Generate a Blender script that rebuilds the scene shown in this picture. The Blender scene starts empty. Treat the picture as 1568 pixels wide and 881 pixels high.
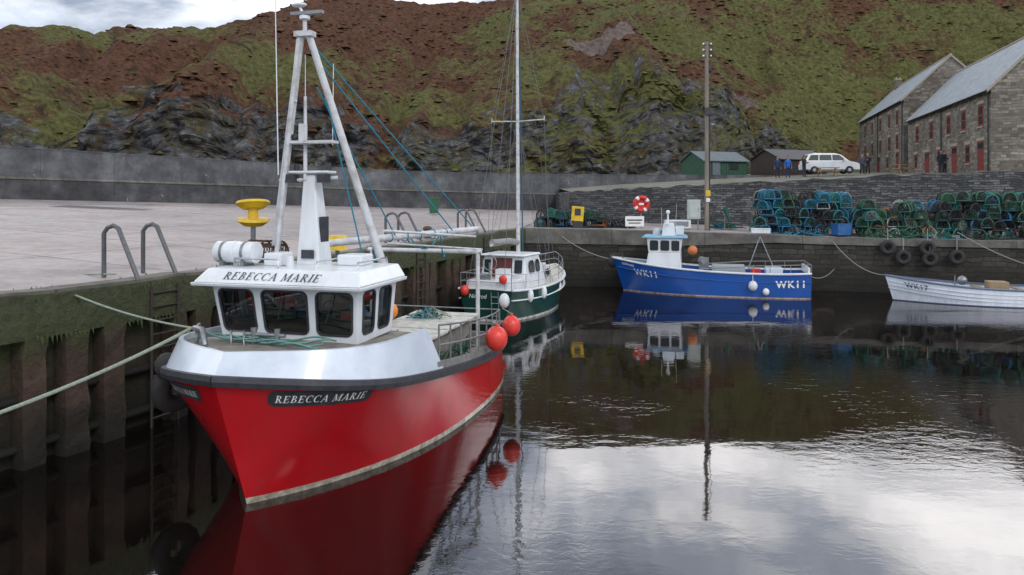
import bpy, math, random
from mathutils import Vector, Matrix, noise
random.seed(7)
R=math.radians
sc=bpy.context.scene
COL=sc.collection

# ---------------------------------------------------------------- node helpers
def newmat(name):
    m=bpy.data.materials.new(name); m.use_nodes=True
    nt=m.node_tree; return m,nt,nt.nodes['Principled BSDF']
def node(nt,t,**kw):
    n=nt.nodes.new(t)
    for k,v in kw.items(): setattr(n,k,v)
    return n
def c4(c): return (c[0],c[1],c[2],1.0)
def ramp(nt,src,stops,interp='LINEAR'):
    r=nt.nodes.new('ShaderNodeValToRGB'); cr=r.color_ramp; cr.interpolation=interp
    while len(cr.elements)>1: cr.elements.remove(cr.elements[-1])
    first=True
    for p,c in stops:
        if not isinstance(c,(tuple,list)): c=(c,c,c)
        if first: e=cr.elements[0]; e.position=p; first=False
        else: e=cr.elements.new(p)
        e.color=c4(c)
    nt.links.new(src,r.inputs[0]); return r.outputs[0]
def mix(nt,f,a,b,bt='MIX'):
    m=nt.nodes.new('ShaderNodeMix'); m.data_type='RGBA'; m.blend_type=bt
    for s,v in ((m.inputs[0],f),(m.inputs[6],a),(m.inputs[7],b)):
        if isinstance(v,(int,float)): s.default_value=v
        elif isinstance(v,(tuple,list)): s.default_value=c4(v)
        else: nt.links.new(v,s)
    return m.outputs[2]
def mth(nt,op,a,b=0.0,clamp=False):
    m=nt.nodes.new('ShaderNodeMath'); m.operation=op; m.use_clamp=clamp
    for s,v in ((m.inputs[0],a),(m.inputs[1],b)):
        if isinstance(v,(int,float)): s.default_value=v
        else: nt.links.new(v,s)
    return m.outputs[0]
def coords(nt,kind='Object',scale=(1,1,1)):
    t=nt.nodes.new('ShaderNodeTexCoord'); mp=nt.nodes.new('ShaderNodeMapping')
    mp.inputs['Scale'].default_value=scale
    nt.links.new(t.outputs[kind],mp.inputs[0]); return mp.outputs[0]
def nz(nt,vec,scale,detail=5,rough=.6,dist=0.0):
    n=node(nt,'ShaderNodeTexNoise'); n.inputs['Scale'].default_value=scale
    n.inputs['Detail'].default_value=detail; n.inputs['Roughness'].default_value=rough
    n.inputs['Distortion'].default_value=dist
    nt.links.new(vec,n.inputs['Vector']); return n.outputs['Fac']
def bump(nt,bs,h,strength=.5,dist=.05):
    b=nt.nodes.new('ShaderNodeBump'); b.inputs['Strength'].default_value=strength
    b.inputs['Distance'].default_value=dist
    nt.links.new(h,b.inputs['Height']); nt.links.new(b.outputs[0],bs.inputs['Normal'])
def zcoord(nt,kind='Object',ax='Z'):
    t=nt.nodes.new('ShaderNodeTexCoord'); s=nt.nodes.new('ShaderNodeSeparateXYZ')
    nt.links.new(t.outputs[kind],s.inputs[0]); return s.outputs[ax]

def M(name,c,c2=None,rough=.5,metal=0.0,scale=3.0,bmp=0.0,bscale=25,streak=False,coat=0.0,contrast=(.35,.7)):
    m,nt,bs=newmat(name)
    bs.inputs['Roughness'].default_value=rough; bs.inputs['Metallic'].default_value=metal
    if coat: bs.inputs['Coat Weight'].default_value=coat
    if c2 is None: c2=tuple(x*.8 for x in c)
    v=coords(nt,'Object',(1,1,.18) if streak else (1,1,1))
    f=ramp(nt,nz(nt,v,scale,5,.65),[(contrast[0],0),(contrast[1],1)])
    nt.links.new(mix(nt,f,c,c2),bs.inputs['Base Color'])
    if bmp: bump(nt,bs,nz(nt,coords(nt),bscale,3),bmp,.02)
    return m

# ---------------------------------------------------------------- mesh builder
def rounded(q,rad,inset=0.0,off=0.0,seg=4):
    q=[Vector(p) for p in q]
    nrm=((q[1]-q[0]).cross(q[3]-q[0])).normalized()*off
    w=((q[1]-q[0]).length+(q[2]-q[3]).length)/2; h=((q[3]-q[0]).length+(q[2]-q[1]).length)/2
    iu=inset/w; iv=inset/h; ru=rad/w; rv=rad/h; P=[]
    for cu,cv,a0 in ((1-iu-ru,iv+rv,-90),(1-iu-ru,1-iv-rv,0),(iu+ru,1-iv-rv,90),(iu+ru,iv+rv,180)):
        for k in range(seg+1):
            a=R(a0+90*k/seg); u=cu+ru*math.cos(a); v=cv+rv*math.sin(a)
            P.append((q[0]*(1-u)+q[1]*u)*(1-v)+(q[3]*(1-u)+q[2]*u)*v+nrm)
    return P
class MB:
    def __init__(s): s.v=[];s.f=[];s.m=[];s.s=[];s.u=[]
    def face(s,pts,mi=0,sm=False,uv=None):
        b=len(s.v); s.v+= [tuple(p) for p in pts]
        s.f.append(tuple(range(b,b+len(pts)))); s.m.append(mi); s.s.append(sm); s.u.append(uv)
    def grid(s,rows,mi=0,sm=True,closed=False,uvs=None):
        b=len(s.v); n=len(rows[0])
        for r in rows: s.v+=[tuple(p) for p in r]
        for i in range(len(rows)-1):
            for j in range(n if closed else n-1):
                k=(j+1)%n
                s.f.append((b+i*n+j,b+i*n+k,b+(i+1)*n+k,b+(i+1)*n+j)); s.m.append(mi); s.s.append(sm)
                s.u.append(None if uvs is None else [uvs[i][j],uvs[i][k],uvs[i+1][k],uvs[i+1][j]])
    def hexa(s,p,mi=0):  # p: 4 bottom, 4 top
        b=len(s.v); s.v+=[tuple(q) for q in p]
        for f in ((3,2,1,0),(4,5,6,7),(0,1,5,4),(1,2,6,5),(2,3,7,6),(3,0,4,7)):
            s.f.append(tuple(b+i for i in f)); s.m.append(mi); s.s.append(False); s.u.append(None)
    def prism(s,A,B,mi=0):
        b=len(s.v); n=len(A); s.v+=[tuple(p) for p in A]+[tuple(p) for p in B]
        s.f.append(tuple(range(b,b+n))); s.f.append(tuple(range(b+2*n-1,b+n-1,-1)))
        for k in range(n): s.f.append((b+(k+1)%n,b+k,b+n+k,b+n+(k+1)%n))
        for _ in range(n+2): s.m.append(mi); s.s.append(False); s.u.append(None)
    def box(s,c,sz,mi=0,rz=0.0,ry=0.0,tx=1.0,ty=1.0):
        c=Vector(c); hx,hy,hz=sz[0]/2,sz[1]/2,sz[2]/2
        rot=Matrix.Rotation(rz,3,'Z')@Matrix.Rotation(ry,3,'Y')
        P=[]
        for z,kx,ky in ((-hz,1,1),(hz,tx,ty)):
            for x,y in ((-hx,-hy),(hx,-hy),(hx,hy),(-hx,hy)):
                P.append(c+rot@Vector((x*kx,y*ky,z)))
        s.hexa(P,mi)
    def tube(s,pts,r,n=6,mi=0,closed=False,r2=None):
        pts=[Vector(p) for p in pts]; rings=[]; N=len(pts)
        prev=None
        for i,p in enumerate(pts):
            if closed: d=pts[(i+1)%N]-pts[i-1]
            else: d=pts[min(i+1,N-1)]-pts[max(i-1,0)]
            if d.length<1e-9: d=Vector((0,0,1))
            d.normalize()
            if prev is None:
                a=Vector((0,0,1)) if abs(d.z)<.9 else Vector((1,0,0))
                e=d.cross(a).normalized()
            else:
                e=(prev-d*prev.dot(d))
                if e.length<1e-6: e=d.orthogonal()
                e.normalize()
            prev=e; g=d.cross(e)
            rr=r if r2 is None else r+(r2-r)*i/max(1,N-1)
            rings.append([p+e*(rr*math.cos(2*math.pi*k/n))+g*(rr*math.sin(2*math.pi*k/n)) for k in range(n)])
        if closed: rings.append(rings[0])
        s.grid(rings,mi,True,True)
        if not closed:
            s.face(rings[0][::-1],mi); s.face(rings[-1],mi)
    def cyl(s,p0,p1,r0,r1=None,n=16,mi=0): s.tube([p0,p1],r0,n,mi,r2=r0 if r1 is None else r1)
    def sphere(s,c,r,mi=0,sc3=(1,1,1),n=14):
        rows=[]
        for i in range(n//2+1):
            a=math.pi*i/(n//2)
            rows.append([(c[0]+r*sc3[0]*math.sin(a)*math.cos(2*math.pi*k/n),c[1]+r*sc3[1]*math.sin(a)*math.sin(2*math.pi*k/n),c[2]+r*sc3[2]*math.cos(a)) for k in range(n)])
        s.grid(rows,mi,True,True)
    def torus(s,c,Rr,r,axis=(0,0,1),mi=0,n=20,m=8,mi2=None):
        ax=Vector(axis).normalized(); e=ax.orthogonal().normalized(); g=ax.cross(e); c=Vector(c)
        pts=[c+e*(Rr*math.cos(2*math.pi*k/n))+g*(Rr*math.sin(2*math.pi*k/n)) for k in range(n)]
        a=len(s.f); s.tube(pts,r,m,mi,True)
        if mi2 is not None:
            for k in range(a,len(s.f)):
                if ((k-a)//m)%(n//4)<max(1,n//16): s.m[k]=mi2
    def panel(s,q,rad,mi=0,off=0.0,inset=0.0,seg=4):
        s.face(rounded(q,rad,inset,off,seg),mi)
    def ring(s,q,rad,w,mi=0,off=0.0,inset=0.0,depth=.02):
        o=rounded(q,rad,inset,off); i=rounded(q,max(.01,rad-w),inset+w,off); b=rounded(q,max(.01,rad-w),inset+w,off-depth); ob=rounded(q,rad,inset,off-depth)
        s.grid([b,i,o,ob],mi,False,True)
    def build(s,name,mats,parent=None,bevel=0,loc=None,rz=0):
        me=bpy.data.meshes.new(name); me.from_pydata(s.v,[],s.f)
        if not isinstance(mats,(list,tuple)): mats=[mats]
        for m in mats: me.materials.append(m)
        me.polygons.foreach_set('material_index',s.m); me.polygons.foreach_set('use_smooth',s.s)
        if any(u is not None for u in s.u):
            uvl=me.uv_layers.new(name='UVMap'); k=0
            for fi,f in enumerate(s.f):
                u=s.u[fi]
                for j in range(len(f)):
                    if u: uvl.data[k].uv=u[j]
                    k+=1
        me.update(); ob=bpy.data.objects.new(name,me); COL.objects.link(ob)
        if parent: ob.parent=parent
        if loc: ob.location=loc
        if rz: ob.rotation_euler[2]=rz
        if bevel:
            b=ob.modifiers.new('bevel','BEVEL'); b.width=bevel; b.segments=2; b.limit_method='ANGLE'; b.angle_limit=R(35)
        return ob
def cut(ob,mb):
    """apply a boolean difference and remove the cutter"""
    c=mb.build('cutter',[]); md=ob.modifiers.new('b','BOOLEAN'); md.object=c; md.operation='DIFFERENCE'; md.solver='EXACT'
    par=ob.parent; ob.parent=None
    dg=bpy.context.evaluated_depsgraph_get(); dg.update()
    me=bpy.data.meshes.new_from_object(ob.evaluated_get(dg)); ob.modifiers.clear(); ob.data=me
    ob.parent=par; bpy.data.objects.remove(c)
def empty(name,loc=(0,0,0),rz=0):
    e=bpy.data.objects.new(name,None); COL.objects.link(e); e.location=loc; e.rotation_euler=(0,0,rz); e.empty_display_size=.5
    return e
def interp(x,tab):
    if x<=tab[0][0]: return tab[0][1]
    for (a,b),(c,d) in zip(tab,tab[1:]):
        if x<=c:
            t=(x-a)/(c-a); return b+(d-b)*t
    return tab[-1][1]
def sag(p0,p1,s,n=14):
    p0=Vector(p0);p1=Vector(p1)
    return [p0.lerp(p1,i/n)-Vector((0,0,s*4*(i/n)*(1-i/n))) for i in range(n+1)]
def fr(x,y,z,o=5): return noise.fractal(Vector((x,y,z)),1.0,2.0,o)

# ---------------------------------------------------------------- camera
cam=bpy.data.cameras.new('camera'); co=bpy.data.objects.new('camera',cam); COL.objects.link(co)
co.location=(0,0,5); co.rotation_euler=(R(90),0,0)
cam.sensor_width=36; cam.lens=25.26; cam.shift_y=-.0896; cam.clip_end=3000; cam.clip_start=.1
sc.camera=co
sc.view_settings.view_transform='Standard'; sc.view_settings.look='None'; sc.view_settings.exposure=0

# ---------------------------------------------------------------- world
w=bpy.data.worlds.new('World'); sc.world=w; w.use_nodes=True
nt=w.node_tree; bg=nt.nodes['Background']; bg.inputs[1].default_value=.095
SUN_EL=R(42); SUN_AZ=R(148)
sky=nt.nodes.new('ShaderNodeTexSky'); sky.sky_type='NISHITA'; sky.sun_disc=False
sky.sun_elevation=SUN_EL; sky.sun_rotation=SUN_AZ
tc=nt.nodes.new('ShaderNodeTexCoord'); sp=nt.nodes.new('ShaderNodeSeparateXYZ'); nt.links.new(tc.outputs['Generated'],sp.inputs[0])
den=mth(nt,'ADD',mth(nt,'MAXIMUM',sp.outputs[2],0.0),.12)
cx=mth(nt,'DIVIDE',sp.outputs[0],den); cy=mth(nt,'DIVIDE',sp.outputs[1],den)
cmb=nt.nodes.new('ShaderNodeCombineXYZ'); nt.links.new(cx,cmb.inputs[0]); nt.links.new(cy,cmb.inputs[1]); cmb.inputs[2].default_value=3.1
n1=nz(nt,cmb.outputs[0],1.5,6,.55,.3)
cloud=ramp(nt,n1,[(.33,(4.0,4.6,5.8)),(.44,(7.2,8.0,9.4)),(.51,(14,14.3,14.8)),(.62,(23,23,23))])
lowel=ramp(nt,sp.outputs[2],[(.0,(.34,.38,.44)),(.2,(.39,.43,.50)),(.27,(.9,.92,.95)),(.36,(2.1,2.1,2.1)),(.5,(2.0,2.0,2.0)),(.65,(.66,.67,.69)),(1,(.48,.50,.53))])
cloud=mix(nt,1.0,cloud,lowel,'MULTIPLY')
cover=ramp(nt,nz(nt,cmb.outputs[0],.8,4,.5),[(.3,.75),(.5,.95)])
nt.links.new(mix(nt,cover,sky.outputs[0],cloud),bg.inputs[0])

sun=bpy.data.lights.new('sun','SUN'); sun.energy=1.0; sun.angle=R(12); sun.color=(1,.96,.9)
so=bpy.data.objects.new('sun',sun); COL.objects.link(so)
sd=Vector((math.sin(SUN_AZ)*math.cos(SUN_EL),math.cos(SUN_AZ)*math.cos(SUN_EL),math.sin(SUN_EL)))
so.rotation_euler=sd.to_track_quat('Z','Y').to_euler(); so.location=(20,-30,40)

# ---------------------------------------------------------------- materials
white=M('white_paint',(.70,.73,.76),(.48,.50,.51),.35,scale=2.2,streak=True,contrast=(.47,.85),coat=.2)
whiteb=M('white_gelcoat',(.62,.68,.77),(.46,.52,.6),.3,scale=1.5,contrast=(.4,.8),coat=.3)
black=M('black_rubber',(.02,.022,.03),(.05,.05,.055),.55,scale=6)
galv=M('galvanised_steel',(.32,.34,.36),(.2,.2,.2),.4,.6,scale=9)
rail_m=M('grey_rail',(.13,.15,.17),(.1,.08,.07),.5,.3,scale=9)
rust_m=M('rusty_ladder_steel',(.05,.035,.028),(.03,.03,.028),.8,.1,scale=9)
deckm=M('deck_paint',(.26,.235,.20),(.13,.12,.105),.7,scale=5,bmp=.3)
glass,nt,bs=newmat('window_glass'); bs.inputs['Base Color'].default_value=(.03,.04,.042,1); bs.inputs['Roughness'].default_value=.05
clear,nt,bs=newmat('clear_glass'); out=nt.nodes['Material Output']
tr=node(nt,'ShaderNodeBsdfTransparent'); tr.inputs[0].default_value=(.72,.78,.76,1); gl=node(nt,'ShaderNodeBsdfGlossy'); gl.inputs['Roughness'].default_value=.02
lw=node(nt,'ShaderNodeFresnel'); lw.inputs['IOR'].default_value=2.1
ms=node(nt,'ShaderNodeMixShader'); nt.links.new(lw.outputs[0],ms.inputs[0]); nt.links.new(tr.outputs[0],ms.inputs[1]); nt.links.new(gl.outputs[0],ms.inputs[2]); nt.links.new(ms.outputs[0],out.inputs[0])
orange=M('orange_buoy_plastic',(.78,.05,.04),(.55,.05,.03),.35,scale=4)
redm=M('red_plastic',(.6,.02,.02),(.45,.02,.02),.4)
yellow=M('yellow_plastic',(.75,.5,.02),(.5,.33,.02),.45)
bluep=M('blue_plastic',(.03,.13,.35),(.02,.09,.25),.5)
tealrope=M('teal_rope',(.02,.25,.36),(.02,.17,.26),.8,scale=12)
greenrope=M('pale_green_rope',(.36,.41,.33),(.2,.25,.19),.85,scale=25,bmp=.8,bscale=90)
rope_w=M('pale_rope',(.35,.34,.3),(.2,.2,.17),.85,scale=25)
chrome=M('stainless_steel',(.6,.62,.64),(.5,.5,.52),.25,.9)
sailgrey=M('grey_canvas',(.3,.3,.3),(.2,.2,.2),.9)
tyrem=M('tyre_rubber',(.018,.018,.02),(.04,.038,.035),.8)
netm=M('green_netting',(.02,.09,.06),(.03,.14,.08),.95,scale=30,bmp=.8,bscale=60)
textw=M('white_lettering',(.78,.78,.76),(.7,.7,.68),.5)
textb=M('dark_lettering',(.05,.07,.1),(.06,.08,.11),.5)
mastm=M('mast_white_weathered',(.58,.59,.61),(.33,.32,.30),.45,scale=4,contrast=(.45,.72))

def hullmat(name,main,stops,extra=(.5,.5,.5),rough=.18):
    m,nt,bs=newmat(name); z=zcoord(nt)
    v=coords(nt,'Object',(1,1,.25))
    f=ramp(nt,nz(nt,v,2.4,6,.65),[(.5,0),(.8,1)])
    mc=mix(nt,f,main,tuple(x*.72+.01 for x in main))
    dirt=ramp(nt,nz(nt,coords(nt,'Object',(3,3,.5)),4,5,.7),[(.52,0),(.75,.5)])
    z2=mth(nt,'ADD',mth(nt,'MULTIPLY',z,.25),.5,True)
    mask=ramp(nt,z2,[(0,0)]+[(.5+zz*.25,k) for zz,k in stops],'CONSTANT')
    ex=mix(nt,ramp(nt,nz(nt,coords(nt),5,5,.7),[(.4,0),(.65,.8)]),extra,(.13,.11,.07))
    col=mix(nt,ramp(nt,mask,[(0,(0)),(.4,1)],'CONSTANT'),(.012,.014,.02),ex)
    low=ramp(nt,z2,[(.5,.9),(.64,.15),(.9,.1)])
    mc=mix(nt,mth(nt,'MULTIPLY',dirt,low),mc,(.10,.06,.04))
    col=mix(nt,ramp(nt,mask,[(0,0),(.75,1)],'CONSTANT'),col,mc)
    nt.links.new(col,bs.inputs['Base Color']); bs.inputs['Roughness'].default_value=rough
    bs.inputs['Coat Weight'].default_value=.3; bs.inputs['Coat Roughness'].default_value=.08
    bump(nt,bs,nz(nt,coords(nt),1.6,3),.2,.05)
    return m

# ---------------------------------------------------------------- water
mw,nt,bs=newmat('harbour_water')
out=nt.nodes['Material Output']
bs.inputs['Base Color'].default_value=(.006,.0045,.004,1); bs.inputs['Roughness'].default_value=.9; bs.inputs['Specular IOR Level'].default_value=0
gl=node(nt,'ShaderNodeBsdfGlossy'); gl.inputs['Roughness'].default_value=.03; gl.inputs['Color'].default_value=(.93,.90,.90,1)
fre=node(nt,'ShaderNodeFresnel'); fre.inputs['IOR'].default_value=2.15
ms=node(nt,'ShaderNodeMixShader'); nt.links.new(fre.outputs[0],ms.inputs[0]); nt.links.new(bs.outputs[0],ms.inputs[1]); nt.links.new(gl.outputs[0],ms.inputs[2]); nt.links.new(ms.outputs[0],out.inputs[0])
v=coords(nt,'Object',(1,1,1)); vs=coords(nt,'Object',(.75,1.2,1))
patch=ramp(nt,nz(nt,v,.16,2,.5,.4),[(.48,.06),(.60,1)])
h=mth(nt,'ADD',mth(nt,'MULTIPLY',nz(nt,vs,2.6,3,.55,.3),.0018),mth(nt,'MULTIPLY',nz(nt,vs,.5,2,.5,.3),.009))
h2=mth(nt,'MULTIPLY',nz(nt,vs,4.2,3,.6,.6),.0070)
h=mth(nt,'ADD',h,mth(nt,'MULTIPLY',h2,patch))
b=nt.nodes.new('ShaderNodeBump'); b.inputs['Strength'].default_value=1; b.inputs['Distance'].default_value=.75
nt.links.new(h,b.inputs['Height']); nt.links.new(b.outputs[0],gl.inputs['Normal']); nt.links.new(b.outputs[0],fre.inputs['Normal'])
mb=MB(); mb.face([(-400,-300,0),(500,-300,0),(500,600,0),(-400,600,0)]); mb.build('harbour_water',mw)

# ---------------------------------------------------------------- quay geometry
LE=[(-16,-6),(-9.35,12.6),(-7.75,16.3),(-2.4,31.3),(0.5,40.0)]
FE=[(0.5,40.0),(8,39.3),(17,37.7),(30,34.6),(60,27)]
WB=[(-75,8),(-48,32),(-32,45),(-20,53),(-10,60),(4,66),(27,72),(34,73.5)]
RW=[(4,66.2),(4.2,53),(9,48.6),(20,46.6),(33,44.6),(70,38)]
def edge_z(x): return interp(x,[(0.5,3.12),(8,3.0),(17,2.72),(30,2.62)])
def wall_z(x): return interp(x,[(-48,5.4),(-32,4.8),(-10,4.02),(4,3.6)])
def resample(P,step):
    out=[]
    for (a,b) in zip(P,P[1:]):
        a=Vector((a[0],a[1],0));b=Vector((b[0],b[1],0)); n=max(1,int((b-a).length/step))
        for i in range(n): out.append(a.lerp(b,i/n))
    out.append(Vector((P[-1][0],P[-1][1],0))); return out
def at(P,t):
    L=[0]
    for a,b in zip(P,P[1:]): L.append(L[-1]+math.dist(a,b))
    d=t*L[-1]
    for i in range(len(P)-1):
        if d<=L[i+1]+1e-9:
            k=(d-L[i])/(L[i+1]-L[i]); return (P[i][0]+(P[i+1][0]-P[i][0])*k,P[i][1]+(P[i+1][1]-P[i][1])*k)
    return P[-1]
mq,nt,bs=newmat('quay_concrete')
v=coords(nt); n_a=nz(nt,v,.25,6,.65,.3); n_b=nz(nt,v,3,6,.75); n_c=nz(nt,v,.9,5,.7,.6)
c=ramp(nt,n_a,[(.3,(.27,.225,.215)),(.5,(.41,.345,.335)),(.7,(.49,.43,.42))])
c=mix(nt,ramp(nt,n_b,[(.4,0),(.75,.75)]),c,(.17,.15,.14))
c=mix(nt,ramp(nt,n_c,[(.48,0),(.62,.65)]),c,(.22,.195,.185))
br=node(nt,'ShaderNodeTexBrick'); br.inputs['Scale'].default_value=1; br.inputs['Mortar Size'].default_value=.035; br.inputs['Brick Width'].default_value=6; br.inputs['Row Height'].default_value=4.5; br.offset=0
mp=coords(nt,'Object'); mp.node.inputs['Rotation'].default_value=(0,0,R(20)); nt.links.new(mp,br.inputs['Vector'])
br.inputs['Color1'].default_value=(1,1,1,1);br.inputs['Color2'].default_value=(.82,.84,.86,1);br.inputs['Mortar'].default_value=(.3,.3,.28,1)
c=mix(nt,1.0,c,br.outputs[0],'MULTIPLY')
nt.links.new(c,bs.inputs['Base Color']); nt.links.new(ramp(nt,n_c,[(.45,.75),(.6,.42)]),bs.inputs['Roughness']); bump(nt,bs,n_b,.4,.03)
mb=MB(); rows=[]
W1=WB[:6]
for i in range(61):
    t=i/60; e=at(LE,t); wv=at(W1,t); row=[]
    for j in range(25):
        k=j/24; x=e[0]+(wv[0]-e[0])*k; y=e[1]+(wv[1]-e[1])*k
        zz=3.15+(wall_z(wv[0])-3.15)*(k**1.0)+.02*fr(x*.3,y*.3,0,2)*(1 if 0<j<24 else 0)
        row.append((x,y,zz))
    rows.append(row)
mb.grid(rows,0,True)
rows=[]
for i in range(41):
    t=i/40; e=at(FE,t); wv=at(RW[1:],t); row=[]
    for j in range(9):
        k=j/8; row.append((e[0]+(wv[0]-e[0])*k,e[1]+(wv[1]-e[1])*k,edge_z(e[0])+.12*k))
    rows.append(row)
mb.grid(rows,0,True)
mb.face([(0.5,40,3.12),(4.2,53,3.24),(4,66,3.6),(2,58,3.4)],0)
mb.build('quay_apron',mq)

def wallmat(name,kind,cols,mortar,bw=.5,rh=.11,algae=None,streaks=0,dark=.8,bstr=.9,dist=.05,stain=.66,joint=.3):
    m,nt,bs=newmat(name)
    v=coords(nt,'UV')
    dn=node(nt,'ShaderNodeTexNoise'); dn.inputs['Scale'].default_value=1.3; dn.inputs['Detail'].default_value=3; nt.links.new(v,dn.inputs['Vector'])
    big=nz(nt,v,.35,5,.6); fine=nz(nt,v,7,5,.7)
    if kind=='stone':
        va=node(nt,'ShaderNodeVectorMath',operation='MULTIPLY_ADD'); nt.links.new(dn.outputs['Color'],va.inputs[0]); va.inputs[1].default_value=(.45,.3,0); nt.links.new(v,va.inputs[2])
        br=node(nt,'ShaderNodeTexBrick'); br.offset=.37; br.squash=.6; br.squash_frequency=3
        for k,vv in (('Scale',1),('Mortar Size',.018),('Mortar Smooth',.3),('Bias',0),('Brick Width',bw),('Row Height',rh)): br.inputs[k].default_value=vv
        br.inputs['Color1'].default_value=(0,0,0,1); br.inputs['Color2'].default_value=(1,1,1,1); br.inputs['Mortar'].default_value=(.5,.5,.5,1)
        nt.links.new(va.outputs[0],br.inputs['Vector'])
        bw_=node(nt,'ShaderNodeRGBToBW'); nt.links.new(br.outputs[0],bw_.inputs[0])
        c=ramp(nt,bw_.outputs[0],[(i/(len(cols)-1),cc) for i,cc in enumerate(cols)])
        c=mix(nt,ramp(nt,fine,[(.35,0),(.75,.6)]),c,tuple(x*.45 for x in cols[0]))
        c=mix(nt,br.outputs['Fac'],c,mortar)
        hh=mth(nt,'ADD',mth(nt,'MULTIPLY',mth(nt,'SUBTRACT',1.0,br.outputs['Fac']),1.0),mth(nt,'MULTIPLY',mth(nt,'ADD',fine,bw_.outputs[0]),.6))
    else:
        c=ramp(nt,nz(nt,v,.9,6,.7),[(.3,cols[0]),(.5,cols[1]),(.72,cols[2])])
        hh=fine
        br=node(nt,'ShaderNodeTexBrick'); br.offset=0
        for k,vv in (('Scale',1),('Mortar Size',.02),('Brick Width',bw),('Row Height',rh)): br.inputs[k].default_value=vv
        br.inputs['Color1'].default_value=(1,1,1,1); br.inputs['Color2'].default_value=(.84,.84,.86,1); br.inputs['Mortar'].default_value=(joint,joint,joint,1)
        nt.links.new(v,br.inputs['Vector']); c=mix(nt,1.0,c,br.outputs[0],'MULTIPLY')
    c=mix(nt,ramp(nt,big,[(.35,.6),(.65,0)]),c,tuple(x*.35 for x in cols[0]))
    if streaks:
        vv=coords(nt,'UV',(.7,.2,1)); s1=nz(nt,vv,1.3,6,.75,.5)
        c=mix(nt,ramp(nt,s1,[(.48,0),(.7,dark)]),c,(.03,.03,.03))
        vv=coords(nt,'UV',(.9,.3,1)); s2=nz(nt,vv,1.1,6,.8,.9)
        c=mix(nt,ramp(nt,s2,[(stain,0),(stain+.03,streaks)]),c,(.5,.49,.47))
    if algae:
        z=zcoord(nt,'UV','Y')
        zn=mth(nt,'ADD',z,mth(nt,'MULTIPLY',mth(nt,'SUBTRACT',nz(nt,v,1.1,5,.7),.5),2.2))
        zn=mth(nt,'DIVIDE',zn,4.0)
        ac=ramp(nt,zn,[(.0,(.006,.007,.005)),(.2,(.013,.012,.007)),(.40,(.045,.032,.016)),(.55,(.045,.056,.016)),(.75,(.075,.09,.03))])
        af=ramp(nt,zn,algae)
        c=mix(nt,af,c,mix(nt,ramp(nt,fine,[(.4,0),(.7,.7)]),ac,(.016,.014,.010)))
    nt.links.new(c,bs.inputs['Base Color']); bs.inputs['Roughness'].default_value=.85; bump(nt,bs,hh,bstr,dist)
    return m

def wall(name,P,z0,z1,thick,mat,side=1,parent=None,step=1.0,jit=0.0,off=0.0):
    pts=resample(P,step); mb=MB(); u=0; A=[];U=[]
    for i,p in enumerate(pts):
        d=(pts[min(i+1,len(pts)-1)]-pts[max(i-1,0)]).normalized(); nrm=Vector((d.y,-d.x,0))*side
        if i: u+=(p-pts[i-1]).length
        f=p+nrm*off; bk=f-nrm*thick
        a=z0(p.x,p.y); bz=z1(p.x,p.y); bz+=jit*fr(p.x*.9,p.y*.9,2,3)
        A.append([(f.x,f.y,a),(f.x,f.y,(a+bz)/2),(f.x,f.y,bz),(bk.x,bk.y,bz),(bk.x,bk.y,a)])
        U.append([(u,a),(u,(a+bz)/2),(u,bz),(u,bz+thick),(u,bz+thick+bz-a)])
    mb.grid(A,0,False,False,U); mb.face(A[0],0,uv=U[0]); mb.face(A[-1][::-1],0,uv=U[-1][::-1])
    return mb.build(name,mat,parent)

concA=wallmat('sea_wall_concrete','conc',[(.07,.075,.085),(.145,.15,.16),(.23,.235,.24)],None,4.2,9,streaks=.85,dark=.6,bstr=.5,stain=.635,joint=.5)
concB=wallmat('sea_wall_lower_concrete','conc',[(.035,.035,.04),(.085,.085,.09),(.16,.16,.16)],None,4.2,7,streaks=.6,dark=.65,bstr=.5,stain=.65,joint=.5)
concC=wallmat('coping_concrete','conc',[(.12,.115,.085),(.21,.2,.165),(.32,.3,.27)],None,3,5,streaks=.1,dark=.6,bstr=.6)
sw=empty('sea_wall')
ledge=lambda x:interp(x,[(-48,6.6),(-32,6.2),(-10,5.55),(4,5.2),(34,5.2)])
topz=lambda x:interp(x,[(-75,9),(-48,8.5),(-32,8.07),(-10,7.07),(4,6.9),(27,7.0),(34,7)])
wall('lower_tier',WB,lambda x,y:2.5,lambda x,y:ledge(x),1.4,concB,1,sw)
wall('upper_tier',WB,lambda x,y:2.5,lambda x,y:topz(x),.9,concA,1,sw,off=-.45)
wall('coping',WB,lambda x,y:topz(x),lambda x,y:topz(x)+.08,.96,concA,1,sw,off=-.42,jit=.03)
wall('ledge_coping',WB,lambda x,y:ledge(x)-.12,lambda x,y:ledge(x)+.02,.5,concC,1,sw,off=.06,jit=.02)

qc=wallmat('quay_face_dark','conc',[(.02,.02,.018),(.05,.045,.035),(.09,.08,.06)],None,1.2,.9,algae=[(.0,1),(.95,.8)],bstr=.8)
pil=wallmat('timber_pile','conc',[(.03,.02,.015),(.085,.045,.03),(.15,.10,.075)],None,50,50,algae=[(.0,.98),(.22,.75),(.34,.2),(.48,.3),(.62,.85),(.9,.5)],bstr=1,dist=.07)
beam=wallmat('mossy_concrete_beam','conc',[(.045,.045,.03),(.10,.10,.06),(.19,.18,.14)],None,7,8,algae=[(.0,.9),(.64,.85),(.76,.6),(.86,.2)],streaks=.25,dark=.8,bstr=1,dist=.12)
lq=empty('left_quay_wall')
wall('face',LE,lambda x,y:-2,lambda x,y:2.5,.5,qc,1,lq,off=-.1)
wall('cap_beam',LE,lambda x,y:2.36,lambda x,y:3.17,.9,beam,1,lq,off=.28,jit=.06,step=.4)
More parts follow.
